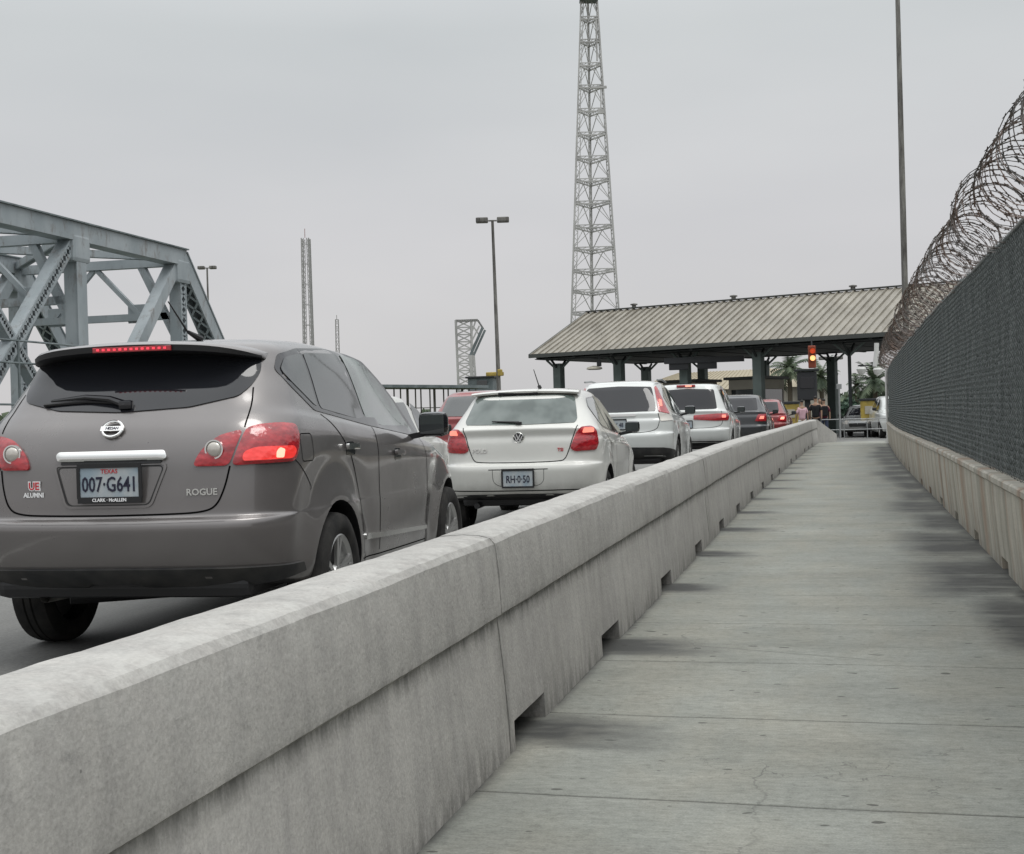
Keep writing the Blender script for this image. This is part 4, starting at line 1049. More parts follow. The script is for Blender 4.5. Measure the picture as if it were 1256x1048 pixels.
# ------------------------------------------------------------ white van (fourth)
VX = dict(loc=(-3.02, 29.9, .32), rz=0.0, L=5.08, W=.98, rr=.26, rb=.12, tr=.04, trg=.05, tf=.06, axles=(1.05, 4.08), rw=.34, ra=.39, flare=.012)
rows = rows_for(5.08, .98, 1.76, 1.15, .30, .15, .42, 4.0, 3.0, 1.05, bump=.66, hood=1.0, hat=.06, tum=.24)
root, B = car('car', 'white minivan with a wide bar of red tail lamps, fourth in the queue', VX, rows, 'pearl_paint')
simple_windows(root, B, VX, [[(.62, 1.16), (1.55, 1.12), (1.55, 1.60), (.75, 1.57)], [(1.62, 1.12), (2.55, 1.10), (2.55, 1.62), (1.62, 1.61)], [(2.62, 1.10), (3.6, 1.08), (3.1, 1.42), (2.8, 1.60), (2.62, 1.61)]],
               [(-.70, 1.165), (0, 1.155), (.70, 1.165), (.68, 1.3), (.63, 1.60), (0, 1.63), (-.63, 1.60), (-.68, 1.3)], 'glass')
tl = [(.18, 1.03), (.18, .935), (.62, .90), (.98, .90), (1.06, .98), (1.02, 1.06), (.70, 1.06)]
for sg in (1, -1):
    f_ = (lambda p_: p_) if sg > 0 else mirror_poly
    a = decal(B, f_(tl), 'lens', 's', 1, .012, .016, .04, .02, bulge=.01).build('tail_light', root, 50)
    decal(B, f_([(.80, .96), (.90, .96), (.90, 1.02), (.80, 1.02)]), 'lens_lit', 's', 1, .0255, .004, .03, .01).build('lit_segment', a, 50)
mb = MB(); mb.box((0, .40, 1.695), (.42, .05, .05), 'lens', bev=.012); hb = mb.build('high_brake_light', root)
mb = MB(); mb.box((.06, .37, 1.692), (.14, .02, .03), 'lens_hot', bev=.004); mb.build('led_row', hb)
s_ = MB()
for sg in (1, -1): strip(B, [(sg*.80, 1.12), (sg*.84, .88), (sg*.74, .75), (0, .74)], .010, 'seam', mb=s_)
for sd_ in (1, -1):
    for yy in (1.58, 2.58, 3.6): strip(B, [(yy, 1.06), (yy, .42)], .008, 'seam', 'y', sd_, mb=s_)
s_.build('door_seam', root)
mirrors(root, B, 3.4, 1.12, 'black_gloss', sz=(.19, .1, .15))
plate(root, 0, .04, .83, 'KCT 7', sz=(.31, .16))
decal(B, [(-1.15, .36), (0, .35), (1.15, .36), (1.15, .45), (0, .46), (-1.15, .45)], 'cladding', 's', 1, .010, .015, .06, .01).build('bumper_cladding', root, 50)
mb = MB(); mb.box((0, .7, .36), (1.45, .9, .14), 'black_trim', bev=.05); mb.build('underbody', root)

# ------------------------------------------------------------ smaller / farther cars
def far_car(label, loc, rz, L_, W_, H_, pm, lens_m='lens_lit', glass='glass', zb=None, front=False, group=None, name='car'):
    ax = (L_*.20, L_*.79); p = dict(loc=loc, rz=rz, L=L_, W=W_, rr=.26, rb=.12, tr=.04, trg=.05, tf=.05, axles=ax, rw=.32, ra=.365, flare=.012)
    zb = zb or H_*.70
    rows = rows_for(L_, W_, H_, zb, .26, .16, .62, L_*.74, L_*.52, zb-.08, bump=.64, hood=zb-.18, hat=.05, tum=.22)
    root, B = car(name, label, p, rows, pm, group)
    g0 = zb+.02; g1 = H_-.11; wv = W_-.30
    simple_windows(root, B, p, [[(.78, g0+.08), (.95, g0-.04), (L_*.42, g0-.08), (L_*.42, g1), (.92, g1-.02)], [(L_*.44, g0-.08), (L_*.64, g0-.09), (L_*.54, g1-.1), (L_*.48, g1)]],
                   [(-wv-.03, g0), (0, g0-.01), (wv+.03, g0), (wv-.02, g1-.01), (0, g1), (-wv+.02, g1-.01)], glass, 'glass_side', trim=False)
    for sg in (1, -1):
        f_ = (lambda p_: p_) if sg > 0 else mirror_poly
        a = decal(B, f_([(.50, zb-.30), (.86, zb-.30), (.90, zb-.10), (.60, zb-.10)]), 'lens', 's', 1, .012, .016, .05, .03).build('tail_light', root, 50)
        decal(B, f_([(.62, zb-.24), (.76, zb-.24), (.78, zb-.16), (.66, zb-.16)]), lens_m, 's', 1, .016, .004, .04, .01).build('lit_segment', a, 50)
    mb = MB(); mb.box((0, .6, .34), (1.25, .8, .14), 'black_trim', bev=.05); mb.build('underbody', root)
    mirrors(root, B, L_*.63, zb-.06, 'black_trim', sz=(.17, .09, .13))
    if front:     # windscreen, head lamps, grille at the front end
        s0 = B.line(.6)[1][-1]
        for sg in (1, -1):
            a_ = [(s0-.80, .60), (s0-.45, .58), (s0-.42, .68), (s0-.85, .74)]
            decal(B, a_ if sg > 0 else mirror_poly(a_), 'lens_clear', 's', 1, .006, .01, .05, .02).build('headlight', root, 50)
        decal(B, [(s0-.38, .46), (s0-.01, .46), (s0-.01, .62), (s0-.38, .60)], 'black_trim', 's', 1, .006, .01, .05, .02).build('grille', root, 50)
        decal(B, mirror_poly([(s0-.38, .46), (s0-.01, .46), (s0-.01, .62), (s0-.38, .60)]), 'black_trim', 's', 1, .006, .01, .05, .02).build('grille', root, 50)
        zc = zb-.06
        for sg in (1, -1):
            P1, a1 = B.line(zc+.03); sA = a1[-1]
            a_ = [(sA-.62, zc+.02), (sA-.005, zc+.02), (B.line(g1-.03)[1][-1]-.005, g1-.03), (B.line(g1-.03)[1][-1]-.45, g1-.03)]
            decal(B, a_ if sg > 0 else mirror_poly(a_), 'glass', 's', 1, .006, .01, .06, .0).build('windscreen', root, 50)
    return root, B
far_car('white sedan in the next lane, seen through the gap ahead of the grey crossover', (-5.95, 15.2, .22), .03, 4.3, .84, 1.50, 'white_paint', 'lens')
far_car('red crossover in the next lane, left of the white hatchback', (-5.95, 22.4, .30), .02, 4.3, .88, 1.60, 'red_paint', 'lens_lit', 'glass_side')
c6 = far_car('dark small car with a pale roof edge, fifth in the queue beyond the white minivan', (-2.42, 38.2, .33), -.02, 4.3, .86, 1.60, 'dark_paint')
c7 = far_car('dark red car with lit tail lamps, farthest of the queue before the canopy', (-2.05, 44.6, .34), -.03, 4.3, .86, 1.52, 'red_paint', 'lens_hot')
q = at(1053, 530, 58)
far_car('silver sedan parked beyond the end of the walkway', (q.x+.6, q.y+4.6, .25), R(172), 4.6, .88, 1.42, 'silver_paint', 'lens', front=True)
q = at(1085, 530, 55)
far_car('pale van partly behind the fence end post', (q.x+.4, q.y+4, .25), R(185), 4.8, .95, 1.75, 'pearl_paint', 'lens', front=True)

# ================================================================= CANOPY
A = Vector((-15.07, 69.4, 0)); tdir = Vector((.92948, -.36887, 0)); ndir = Vector((.36887, .92948, 0))
LEN = 26.0; EZ = 4.80; RZ = 7.38; DEP = 5.95
canopy = empty('toll_canopy', tuple(A)); tag(canopy, 'long open canopy with a tan standing seam roof over the inspection lanes', 'canopy')
def cp(a, b, z): return tdir*a+ndir*b+Vector((0, 0, z))
mb = MB()
th = .05
# two slopes
def slab(a0, a1, b0, z0, b1, z1, th, m, mb):
    v = [cp(a0, b0, z0), cp(a1, b0, z0), cp(a1, b1, z1), cp(a0, b1, z1)]; v2 = [q-Vector((0, 0, th)) for q in v]
    mb.add(v+v2, [(0, 1, 2, 3), (7, 6, 5, 4), (0, 4, 5, 1), (1, 5, 6, 2), (2, 6, 7, 3), (3, 7, 4, 0)], m)
slab(0, LEN, 0, EZ+.02, DEP, RZ, .06, 'roof', mb); slab(0, LEN, DEP, RZ, 2*DEP, EZ+.02, .06, 'roof', mb)
for i in range(int(LEN/.42)+1):
    a = min(i*.42+.03, LEN-.03); mb.bar(cp(a, .02, EZ+.055), cp(a, DEP-.05, RZ+.03), .05, .07, 'roof'); mb.bar(cp(a, 2*DEP-.02, EZ+.055), cp(a, DEP+.05, RZ+.03), .05, .07, 'roof')
mb.build('roof', canopy)
mb = MB()
for i in range(int(LEN/.42)+1):   # thin lap strip beside every seam, in the roof colour
    a = min(i*.42+.075, LEN-.03); mb.bar(cp(a, .03, EZ+.032), cp(a, DEP-.05, RZ+.012), .03, .02, 'roof')
mb.build('seam_strip', canopy)
mb = MB(); mb.bar(cp(-.05, DEP, RZ+.07), cp(LEN, DEP, RZ+.07), .30, .06, 'roof_trim'); mb.build('ridge_cap', canopy)
mb = MB(); mb.bar(cp(-.02, -.06, EZ-.02), cp(LEN, -.06, EZ-.02), .12, .20, 'roof_trim'); mb.build('gutter', canopy)
mb = MB()
mb.bar(cp(-.04, 0, EZ-.02), cp(-.04, DEP, RZ-.03), .06, .22, 'roof_trim'); mb.bar(cp(-.04, 2*DEP, EZ-.02), cp(-.04, DEP, RZ-.03), .06, .22, 'roof_trim'); mb.build('gable_trim', canopy)
mb = MB()
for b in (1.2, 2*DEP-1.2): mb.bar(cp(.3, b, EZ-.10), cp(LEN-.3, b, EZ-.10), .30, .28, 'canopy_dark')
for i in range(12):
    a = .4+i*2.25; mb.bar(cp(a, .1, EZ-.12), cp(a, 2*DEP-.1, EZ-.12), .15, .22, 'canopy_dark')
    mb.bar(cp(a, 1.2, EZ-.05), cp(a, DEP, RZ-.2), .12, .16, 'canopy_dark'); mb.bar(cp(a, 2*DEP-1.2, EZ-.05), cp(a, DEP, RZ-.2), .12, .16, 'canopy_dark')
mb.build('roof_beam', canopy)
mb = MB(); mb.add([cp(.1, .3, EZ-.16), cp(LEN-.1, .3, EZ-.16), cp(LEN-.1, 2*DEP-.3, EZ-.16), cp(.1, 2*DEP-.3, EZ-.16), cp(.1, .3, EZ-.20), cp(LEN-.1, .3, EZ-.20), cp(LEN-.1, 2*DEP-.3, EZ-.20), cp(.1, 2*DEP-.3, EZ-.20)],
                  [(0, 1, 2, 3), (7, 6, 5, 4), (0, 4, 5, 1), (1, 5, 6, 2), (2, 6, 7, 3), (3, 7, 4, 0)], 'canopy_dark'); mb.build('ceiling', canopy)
for a in (1.01, 4.7, 8.5, 12.45, 17.0, 20.6, 24.6):
    for b in (1.2, 2*DEP-1.2):
        thin = (a == 17.0)
        if a > 16 and b > 3: continue
        mb = MB(); w_ = .14 if thin else .46
        mb.box(cp(a, b, (EZ-.55)/2+.12), (w_, w_, EZ-.55), 'canopy_col' if not thin else 'canopy_dark', Matrix.Rotation(-math.atan2(.36887, .92948), 3, 'Z'), bev=.03)
        for s_ in (-1, 1): mb.bar(cp(a, b, EZ-.85), cp(a+s_*.75, b, EZ-.22), .09, .09, 'canopy_col'); mb.bar(cp(a, b, EZ-.8), cp(a, b+s_*.7, EZ-.25), .09, .09, 'canopy_dark')
        c_ = mb.build('column', canopy)
for a in (3.0, 9.0, 15.5):
    mb = MB(); mb.lathe([(0, .12), (.14, .12), (.14, .20), (.20, .20), (.24, .02)], 'pole', 'z', tuple(cp(a, DEP, RZ+.08)), 14); mb.build('roof_vent', canopy, 40)
for i, (a, b, lab) in enumerate([(3.0, 5.0, 'beige inspection booth under the left end of the canopy'), (6.7, 5.2, 'beige inspection booth under the canopy behind the white crossover'), (10.6, 5.0, 'beige inspection booth under the canopy behind the white minivan')]):
    p_ = A+cp(a, b, .25); bo = empty('inspection_booth', tuple(p_), -math.atan2(.36887, .92948)); tag(bo, lab, 'booth', 'inspection booths under the canopy')
    mb = MB(); mb.box((0, 0, .55), (1.9, 2.6, 1.1), 'beige', bev=.02); mb.box((0, 0, 2.65), (1.9, 2.6, .5), 'beige', bev=.02)
    for x_ in (-.88, .88):
        for y_ in (-1.22, 1.22): mb.box((x_, y_, 1.75), (.12, .12, 1.3), 'beige')
    mb.build('wall', bo)
    for f_, c_, d_ in (('f', (0, -1.24, 1.75), (1.62, .03, 1.28)), ('b', (0, 1.24, 1.75), (1.62, .03, 1.28)), ('l', (-.9, 0, 1.75), (.03, 2.3, 1.28)), ('r', (.9, 0, 1.75), (.03, 2.3, 1.28))):
        mb = MB(); mb.box(c_, d_, 'glass_side'); mb.build('window', bo)
    mb = MB(); mb.box((0, 0, 2.98), (2.3, 3.0, .14), 'roof_trim', bev=.03); mb.build('roof', bo)
# signal under the canopy edge
def fixture(name, label, cat, px, py, D, fn):
    q = at(px, py, D); r_ = empty(name, tuple(q)); tag(r_, label, cat); fn(r_); return r_
def sig(r_):
    mb = MB(); mb.box((0, 0, 0), (.34, .28, 1.0), 'sign_orange', bev=.05); mb.bar((0, 0, .5), (0, .1, .95), .06, .06, 'dark_box'); mb.build('housing', r_)
    for z, m_ in ((.26, 'red_lit'), (-.06, 'amber_lit')):
        mb = MB(); mb.lathe([(-.17, .001), (-.165, .08), (-.14, .12)], m_, 'y', (.03, 0, z), 16); mb.build('signal_lens', r_, 40)
        mb = MB(); mb.lathe([(-.15, .14), (-.28, .14)], 'dark_box', 'y', (.03, 0, z), 16); mb.build('visor', r_, 40)
fixture('traffic_signal', 'orange lit traffic signal hanging at the canopy edge above the dark booth', 'traffic signal', 996, 438, 60, sig)
def bx_dark(r_):
    mb = MB(); mb.box((0, 0, 0), (.85, .7, 1.25), 'dark_box', bev=.05); mb.build('cabinet', r_)
    mb = MB(); mb.box((0, -.36, .15), (.6, .03, .5), 'glass', bev=.01); mb.build('window', r_)
    mb = MB(); mb.box((0, 0, .70), (1.05, .9, .10), 'canopy_dark', bev=.02); mb.build('cap', r_)
    mb = MB(); mb.bar((0, 0, -.62), (0, 0, -2.3), .25, .25, 'dark_box'); mb.build('stand', r_)
fixture('sign_cabinet', 'dark boxy lane cabinet on a post below the traffic signal', 'cabinet', 990, 474, 59, bx_dark)
def gantry(r_):
    mb = MB()
    mb.bar((-3.6, 0, 0), (.3, 0, 0), .5, .28, 'dark_box'); mb.build('beam', r_)
    for x_ in (-2.9, -1.5):
        mb = MB(); mb.box((x_, -.05, -.28), (.95, .2, .36), 'dark_box', bev=.03); mb.build('lane_sign', r_)
fixture('sign_gantry', 'row of small dark lane signs under the canopy between the columns', 'sign gantry', 905, 440, 66, gantry)
def cams(r_):
    mb = MB(); mb.tube([(0, 0, 0), (.08, 0, .55), (.10, 0, 1.0)], .10, 'white_metal', 10); mb.build('arm', r_, 40)
    mb = MB(); mb.lathe([(.0, .17), (-.08, .21), (-.26, .15), (-.34, .02)], 'white_metal', 'z', (-.55, 0, 0), 14); mb.lathe([(.0, .17), (-.08, .21), (-.26, .15), (-.34, .02)], 'white_metal', 'z', (.12, 0, -.05), 14); mb.bar((-.7, 0, .06), (.4, 0, .06), .05, .05, 'dark_box'); mb.build('camera_dome', r_, 40)
fixture('security_camera', 'pair of white dome cameras on a white arm under the canopy by the fence end', 'camera', 1073, 450, 57, cams)
# shelf lamps under canopy left (cream floodlight)
def flood(r_):
    mb = MB(); mb.lathe([(0, .10), (-.08, .38), (-.16, .42), (-.20, .30)], 'beige', 'z', (0, 0, 0), 16); mb.build('shade', r_, 40)
    mb = MB(); mb.box((.25, 0, .12), (.22, .22, .3), 'dark_box', bev=.03); mb.bar((.25, 0, .2), (.25, 0, .62), .05, .05, 'dark_box'); mb.build('bracket', r_)
fixture('flood_lamp', 'cream coloured hanging flood lamp under the left end of the canopy', 'lamp', 729, 449, 69, flood)

# ================================================================= BEYOND
# beige office building
q = at(845, 500, 100)
bd = empty('office_building', (q.x, q.y, .2), -math.atan2(.36887, .92948)); tag(bd, 'beige office building with a tan tiled hip roof seen under the canopy', 'building')
mb = MB(); mb.box((1.2, 4, 1.55), (13.2, 8, 3.1), 'beige'); mb.build('wall', bd)
mb = MB(); v = [(-5.8, -.6, 3.1), (8.2, -.6, 3.1), (8.2, 8.6, 3.1), (-5.8, 8.6, 3.1), (-3.0, 4, 4.6), (5.4, 4, 4.6)]
mb.add(v, [(0, 1, 5, 4), (1, 2, 5), (2, 3, 4, 5), (3, 0, 4), (3, 2, 1, 0)], 'tan_roof')
for i in range(30): x_ = -5.4+i*.45; k = 1.; mb.bar((x_, -.6, 3.13), (max(min(x_, 5.4), -3.0) if abs(x_) > 50 else x_*.61+.45, 3.95, 4.6), .10, .05, 'tan_roof')
mb.build('roof', bd)
for x_ in (-4.2, -2.0, .4, 2.6, 5.2, 6.9):
    mb = MB(); mb.box((x_, -.03, 1.75), (.95, .08, 1.3), 'roof_trim'); wd = mb.build('window', bd); mb = MB(); mb.box((x_, -.08, 1.75), (.8, .03, 1.15), 'glass_side'); mb.build('pane', wd)
for x_ in np.arange(-5, 7.5, 1.55):
    mb = MB(); mb.box((x_+.3, -.06, 1.55), (.14, .12, 3.0), 'beige'); mb.build('pilaster', bd)
# long low shelter / rail viaduct at left
q = at(478, 470, 86); q1 = at(575, 474, 96)
sh = empty('long_shelter', (0, 0, 0)); tag(sh, 'long low flat-roofed shelter on posts behind the white sedan, left of the lattice tower', 'shelter')
mb = MB(); mb.bar((q.x-8, q.y-3, q.z), (q1.x+.5, q1.y, q1.z-.1), 3.0, .20, 'bridge_dark'); mb.build('roof', sh)
for i in range(31):
    t = i/30+.006*math.sin(i*9.1); pt = Vector((q.x-8, q.y-3, q.z)).lerp(Vector((q1.x+.5, q1.y, q1.z)), t); mb = MB(); mb.bar(pt-Vector((0, 0, .12)), (pt.x, pt.y, .0), .08 if i % 4 else .16, .08, 'pole', (0, 1, 0)); mb.build('post', sh)
mb = MB()
for z_ in (1.0, 1.9, 2.5): mb.bar((q.x-8, q.y-3, z_), (q1.x+.5, q1.y, z_), .06, .06, 'pole')
mb.build('rail', sh)
# small round lifebuoy-like hoops on the roof left
# Y-shaped lattice tower
yt = empty('lattice_tower', (0, 0, 0)); tag(yt, 'short grey steel lattice tower with one slanting arm, by the twin headed lamp', 'tower')
def strut(mb, a, b, w_, m): mb.bar(a, b, w_, w_, m)
def lattice(mb_leg, mb_br, corners, levels, m, wl, wb, xbr=True, horiz=True):
    """corners: function(h)->list of points ; levels: list of h"""
    n = len(corners(levels[0]))
    for i in range(len(levels)-1):
        a = corners(levels[i]); b = corners(levels[i+1])
        for k in range(n):
            k2 = (k+1) % n
            strut(mb_leg, a[k], b[k], wl, m)
            if horiz: strut(mb_br, b[k], b[k2], wb, m)
            strut(mb_br, a[k], b[k2], wb, m)
            if xbr: strut(mb_br, a[k2], b[k], wb, m)
D_ = 110
def yc(px, py, dd=0): return at(px, py, D_+dd)
ml, mb_ = MB(), MB()
def cy(h): # h = photo y
    return [yc(559+(h-393)*.04, h), yc(578+(h-393)*.02, h), yc(578+(h-393)*.02, h, 1.6), yc(559+(h-393)*.04, h, 1.6)]
lattice(ml, mb_, cy, list(np.linspace(490, 393, 12)), 'tower', .16, .10)
def cy2(h):
    return [yc(583, h), yc(579+.0*h, h, 0), yc(579, h, 1.6), yc(583, h, 1.6)]
ml.bar(yc(581, 490), yc(577, 436), .28, .28, 'tower'); ml.bar(yc(585, 490), yc(581, 432), .16, .16, 'tower'); ml.bar(yc(577, 436), yc(592, 402), .22, .22, 'bridge_dark'); ml.bar(yc(581, 436), yc(595, 405), .18, .18, 'bridge_dark')
for k_ in range(9): mb_.bar(yc(581-.4*k_, 488-6*k_), yc(585-.4*k_, 484-6*k_), .10, .10, 'tower'); ml.bar(yc(593, 404), yc(586, 393), .15, .15, 'tower'); ml.bar(yc(586, 393), yc(560, 394), .2, .2, 'tower')
for a, b in (((578, 420), (588, 400)), ((580, 400), (589, 413)), ((577, 430), (586, 415)), ((578, 410), (583, 395))): mb_.bar(yc(*a), yc(*b), .12, .12, 'tower')
ml.build('frame', yt); mb_.build('bracing', yt)
# dark tank/cabin by it + yellow beacon
def cabin(r_):
    mb = MB(); mb.box((0, 0, -1.2), (1.9, 1.6, 2.4), 'bridge_dark', bev=.05); mb.build('wall', r_)
    mb = MB(); mb.box((0, 0, .05), (2.2, 1.9, .14), 'dark_box', bev=.03); mb.build('roof', r_)
    mb = MB(); mb.box((.15, -.82, -.45), (.8, .05, .5), 'glass_side', bev=.02); mb.build('window', r_)
fixture('guard_cabin', 'small dark cabin with a flat roof between the lattice tower and the lamp post', 'cabin', 592, 464, 100, cabin)

# main lattice tower
tw = empty('radio_tower', (0, 0, 0)); tag(tw, 'tall tapering lattice radio tower rising behind the canopy out of the picture', 'radio tower')
D_T = 150
def tw_c(y_):
    # photo row -> legs; width interpolates
    t = (y_+30)/(440+30); l = 713.5+(699.5-713.5)*t; r_ = 730.5+(763-730.5)*t
    w_ = (r_-l)/F_PX*D_T; a = at(l, y_, D_T); b = at(r_, y_-(0.028*(r_-l)), D_T)
    mid = (a+b)/2; back = Vector((fwd.x, fwd.y, 0)).normalized()*w_*.86
    return [a, b, Vector((mid.x+back.x, mid.y+back.y, a.z))]
mls, mb_ = [MB(), MB(), MB()], MB()
lv = [440]+[386, 359, 334, 307, 280, 250.5, 223, 195.5, 166, 137, 108, 81, 52, 24, -4, -30]
for i in range(len(lv)-1):
    a = tw_c(lv[i]); b = tw_c(lv[i+1]); a2 = [p_.lerp(q_, .12) for p_, q_ in zip(a, b)]
    for k in range(3):
        k2 = (k+1) % 3
        # legs are themselves small lattices: two chords plus lacing
        off = (a[k2]-a[k]).normalized()*(.42 if i < 9 else .28)
        strut(mls[k], a[k], b[k], .20 if i < 9 else .16, 'tower'); strut(mls[k], a[k]+off, b[k]+off*.98, .09, 'tower')
        nseg = 5
        for j in range(nseg):
            u0 = a[k].lerp(b[k], j/nseg); u1 = a[k].lerp(b[k], (j+1)/nseg)
            strut(mb_, u0 if j % 2 else u0+off, u1+off if j % 2 else u1, .06, 'tower')
        # double ring with lacing
        strut(mb_, a[k], a[k2], .13, 'tower'); strut(mb_, a2[k], a2[k2], .10, 'tower')
        for j in range(6):
            u0 = a[k].lerp(a[k2], j/6); u1 = a2[k].lerp(a2[k2], (j+1)/6); strut(mb_, u0, u1, .06, 'tower')
        # K brace
        midp = (b[k]+b[k2])/2; strut(mb_, a2[k], midp, .07, 'tower'); strut(mb_, a2[k2], midp, .07, 'tower')
[q_.build('leg', tw) for q_ in mls]; mb_.build('bracing', tw)
mb = MB(); p0 = at(744, 107, D_T); p1 = at(725, 108, D_T); mb.bar(p1, p0, .25, .25, 'tower'); p2 = at(741, 137, D_T); mb.bar(at(733, 137, D_T), p2, .25, .5, 'tower'); mb.bar(at(737, 109, D_T), at(737, 140, D_T), .12, .12, 'tower'); mb.build('antenna_mount', tw)
mb = MB(); mb.bar(at(731, 24, D_T), at(732.5, 75, D_T), .14, .14, 'tower'); mb.bar(at(726, 24, D_T), at(731, 24, D_T), .1, .1, 'tower'); mb.build('whip_antenna', tw)
mb = MB(); mb.bar(at(711, 0, D_T), at(733, 0, D_T), 1.6, .35, 'bridge_dark'); mb.build('platform', tw)

def mast(label, px0, py0, px1, py1, D, wpx, m1, m2, n, whip=True, name='radio_mast', pair=False):
    r_ = empty(name); tag(r_, label, 'mast')
    a0 = at(px0, py0, D); a1 = at(px1, py1, D); w_ = wpx/F_PX*D; parts = {}
    back = Vector((fwd.x, fwd.y, 0)).normalized()*w_
    def cc(t):
        c_ = a0.lerp(a1, t); s_ = rgt*(w_/2*(1-.25*t)); return [c_-s_, c_+s_, c_+s_+back, c_-s_+back]
    mls = [MB() for _ in range(4)]; mb_ = MB()
    for i in range(n):
        m_ = m1 if i < n*.30 and (i//2) % 2 else m2; a = cc(i/n); b = cc((i+1)/n)
        for k in range(4):
            strut(mls[k], a[k], b[k], max(.09, w_*.10), m_)
            if pair:
                # each side of the mast is its own slim laced column, joined only by a few ties
                o_ = (a[(k+1) % 4]-a[k]).normalized()*w_*.22*(1 if k % 2 == 0 else 0)+(a[(k-1) % 4]-a[k]).normalized()*w_*.22*(0 if k % 2 == 0 else 1)
                strut(mls[k], a[k]+o_, b[k]+o_, .07, m_); strut(mb_, a[k], b[k]+o_, .06, m_); strut(mb_, a[k]+o_, b[k], .06, m_)
                if i % 4 == 0: strut(mb_, b[k], b[(k+1) % 4], .07, m_)
            else:
                strut(mb_, a[k], b[(k+1) % 4], max(.05, w_*.07), m_); strut(mb_, b[k], b[(k+1) % 4], max(.05, w_*.07), m_)
    for q_ in mls: q_.build('leg', r_)
    mb_.build('bracing', r_)
    if whip:
        mb = MB(); mb.bar(a1, a1+Vector((0, 0, (py0-py1)*.06/F_PX*D)), .08, .08, m1); mb.build('antenna', r_)
mast('pair-legged red and white lattice mast, taller of the two left of the crossover roof', 379, 480, 374, 292, 200, 12, 'tower_red', 'tower_pale', 30, pair=True)
mast('thin low lattice mast, shorter one just right of the red and white mast', 415, 480, 413, 392, 230, 4.5, 'tower_pale', 'tower_pale', 10)

# lamps with twin heads
def twin_lamp(label, px, pt, pxb, pyb, D, hw, m_='pole'):
    r_ = empty('street_lamp'); tag(r_, label, 'street lamp', 'twin headed car park lamps')
    t = at(px, pt, D); b = at(pxb, pyb, D); d = (b-t)/(t.z-b.z); g_ = b+d*(b.z-.1)
    mb = MB(); mb.tube([g_, t], [.11, .06], m_, 10); mb.build('pole', r_, 40)
    W_ = hw*.52/F_PX*D
    for s_ in (-1, 1):
        mb = MB(); mb.bar(t, t+rgt*s_*W_*.25, .06, .06, m_); mb.build('arm', r_)
        mb = MB(); T3 = Matrix.Rotation(YAW, 3, 'Z'); mb.box(t+rgt*s_*W_*.62+Vector((0, 0, 0.03)), (W_*.72, .45, .22), m_, T3, bev=.05); hd = mb.build('lamp_head', r_)
    return r_
twin_lamp('tall twin headed lamp post, the one left of the big radio tower', 604, 271, 612, 480, 60, 40)
twin_lamp('twin headed lamp behind the right end post of the truss bridge', 254, 329, 257, 430, 95, 22)
twin_lamp('twin headed lamp seen small under the canopy between the signal and the fence', 1019, 440, 1021, 500, 90, 28)
mb = MB(); q = at(607, 459, 60); mb.box((q.x, q.y, q.z), (.8, .1, .18), 'yellow', Matrix.Rotation(YAW, 3, 'Z'), bev=.04); mb.box((q.x+.25, q.y-.05, q.z+.05), (.2, .2, .3), 'yellow', bev=.04)
tag(mb.build('warning_beacon'), 'small yellow beacon bar fixed on the tall lamp post above the white hatchback', 'beacon')

# palms and bushes
def palm(label, px, py, D, hgt, nf=26, fl=1.5, grp='palm trees behind the canopy'):
    q = at(px, py, D); r_ = empty('palm_tree', (q.x, q.y, 0)); tag(r_, label, 'palm tree', grp)
    mb = MB(); mb.tube([(0, 0, 0), (.08, 0, hgt*.5), (.02, 0, q.z)], [.2, .16, .15], 'bark', 10); mb.build('trunk', r_, 40)
    mb = MB(); rs = np.random.RandomState(int(px))
    for i in range(nf):
        az = i*2.4; el = R(-50+125*rs.rand()); l = fl*rs.uniform(.8, 1.1); p_ = Vector((0.02, 0, q.z)); pts = []
        dv = Vector((math.cos(az)*math.cos(el), math.sin(az)*math.cos(el), math.sin(el)))
        for k in range(7): pts.append(p_.copy()); p_ = p_+dv*l/6; dv.z -= .20; dv.normalize()
        for k in range(1, 7):
            sdv = (pts[k]-pts[k-1]).cross(Vector((0, 0, 1)))
            if sdv.length < 1e-3: sdv = Vector((1, 0, 0))
            sdv.normalize(); ll = .34*math.sin(.5+k/7*2.2)*fl/1.5
            for s_ in (-1, 1):
                for o_ in (0, .5):
                    b_ = pts[k-1].lerp(pts[k], o_); t_ = b_+sdv*s_*ll+Vector((0, 0, -.5*ll))+(pts[k]-pts[k-1])*.8
                    ww = (pts[k]-pts[k-1])*.26; mb.add([b_-ww, b_+ww, t_], [(0, 1, 2)], 'leaf')
    mb.build('crown', r_)
palm('tall dark palm between the thick canopy column and the lane cabinet', 967, 452, 92, 6, 34, 1.9)
palm('ragged palm right behind the traffic signal', 1006, 462, 96, 5, 26, 1.7)
palm('low palm near the fence end, right of the small lamp', 1072, 468, 88, 4, 30, 1.8)
palm('smaller palm with thin fronds above the pale bushes', 1050, 472, 104, 4, 22, 1.3)
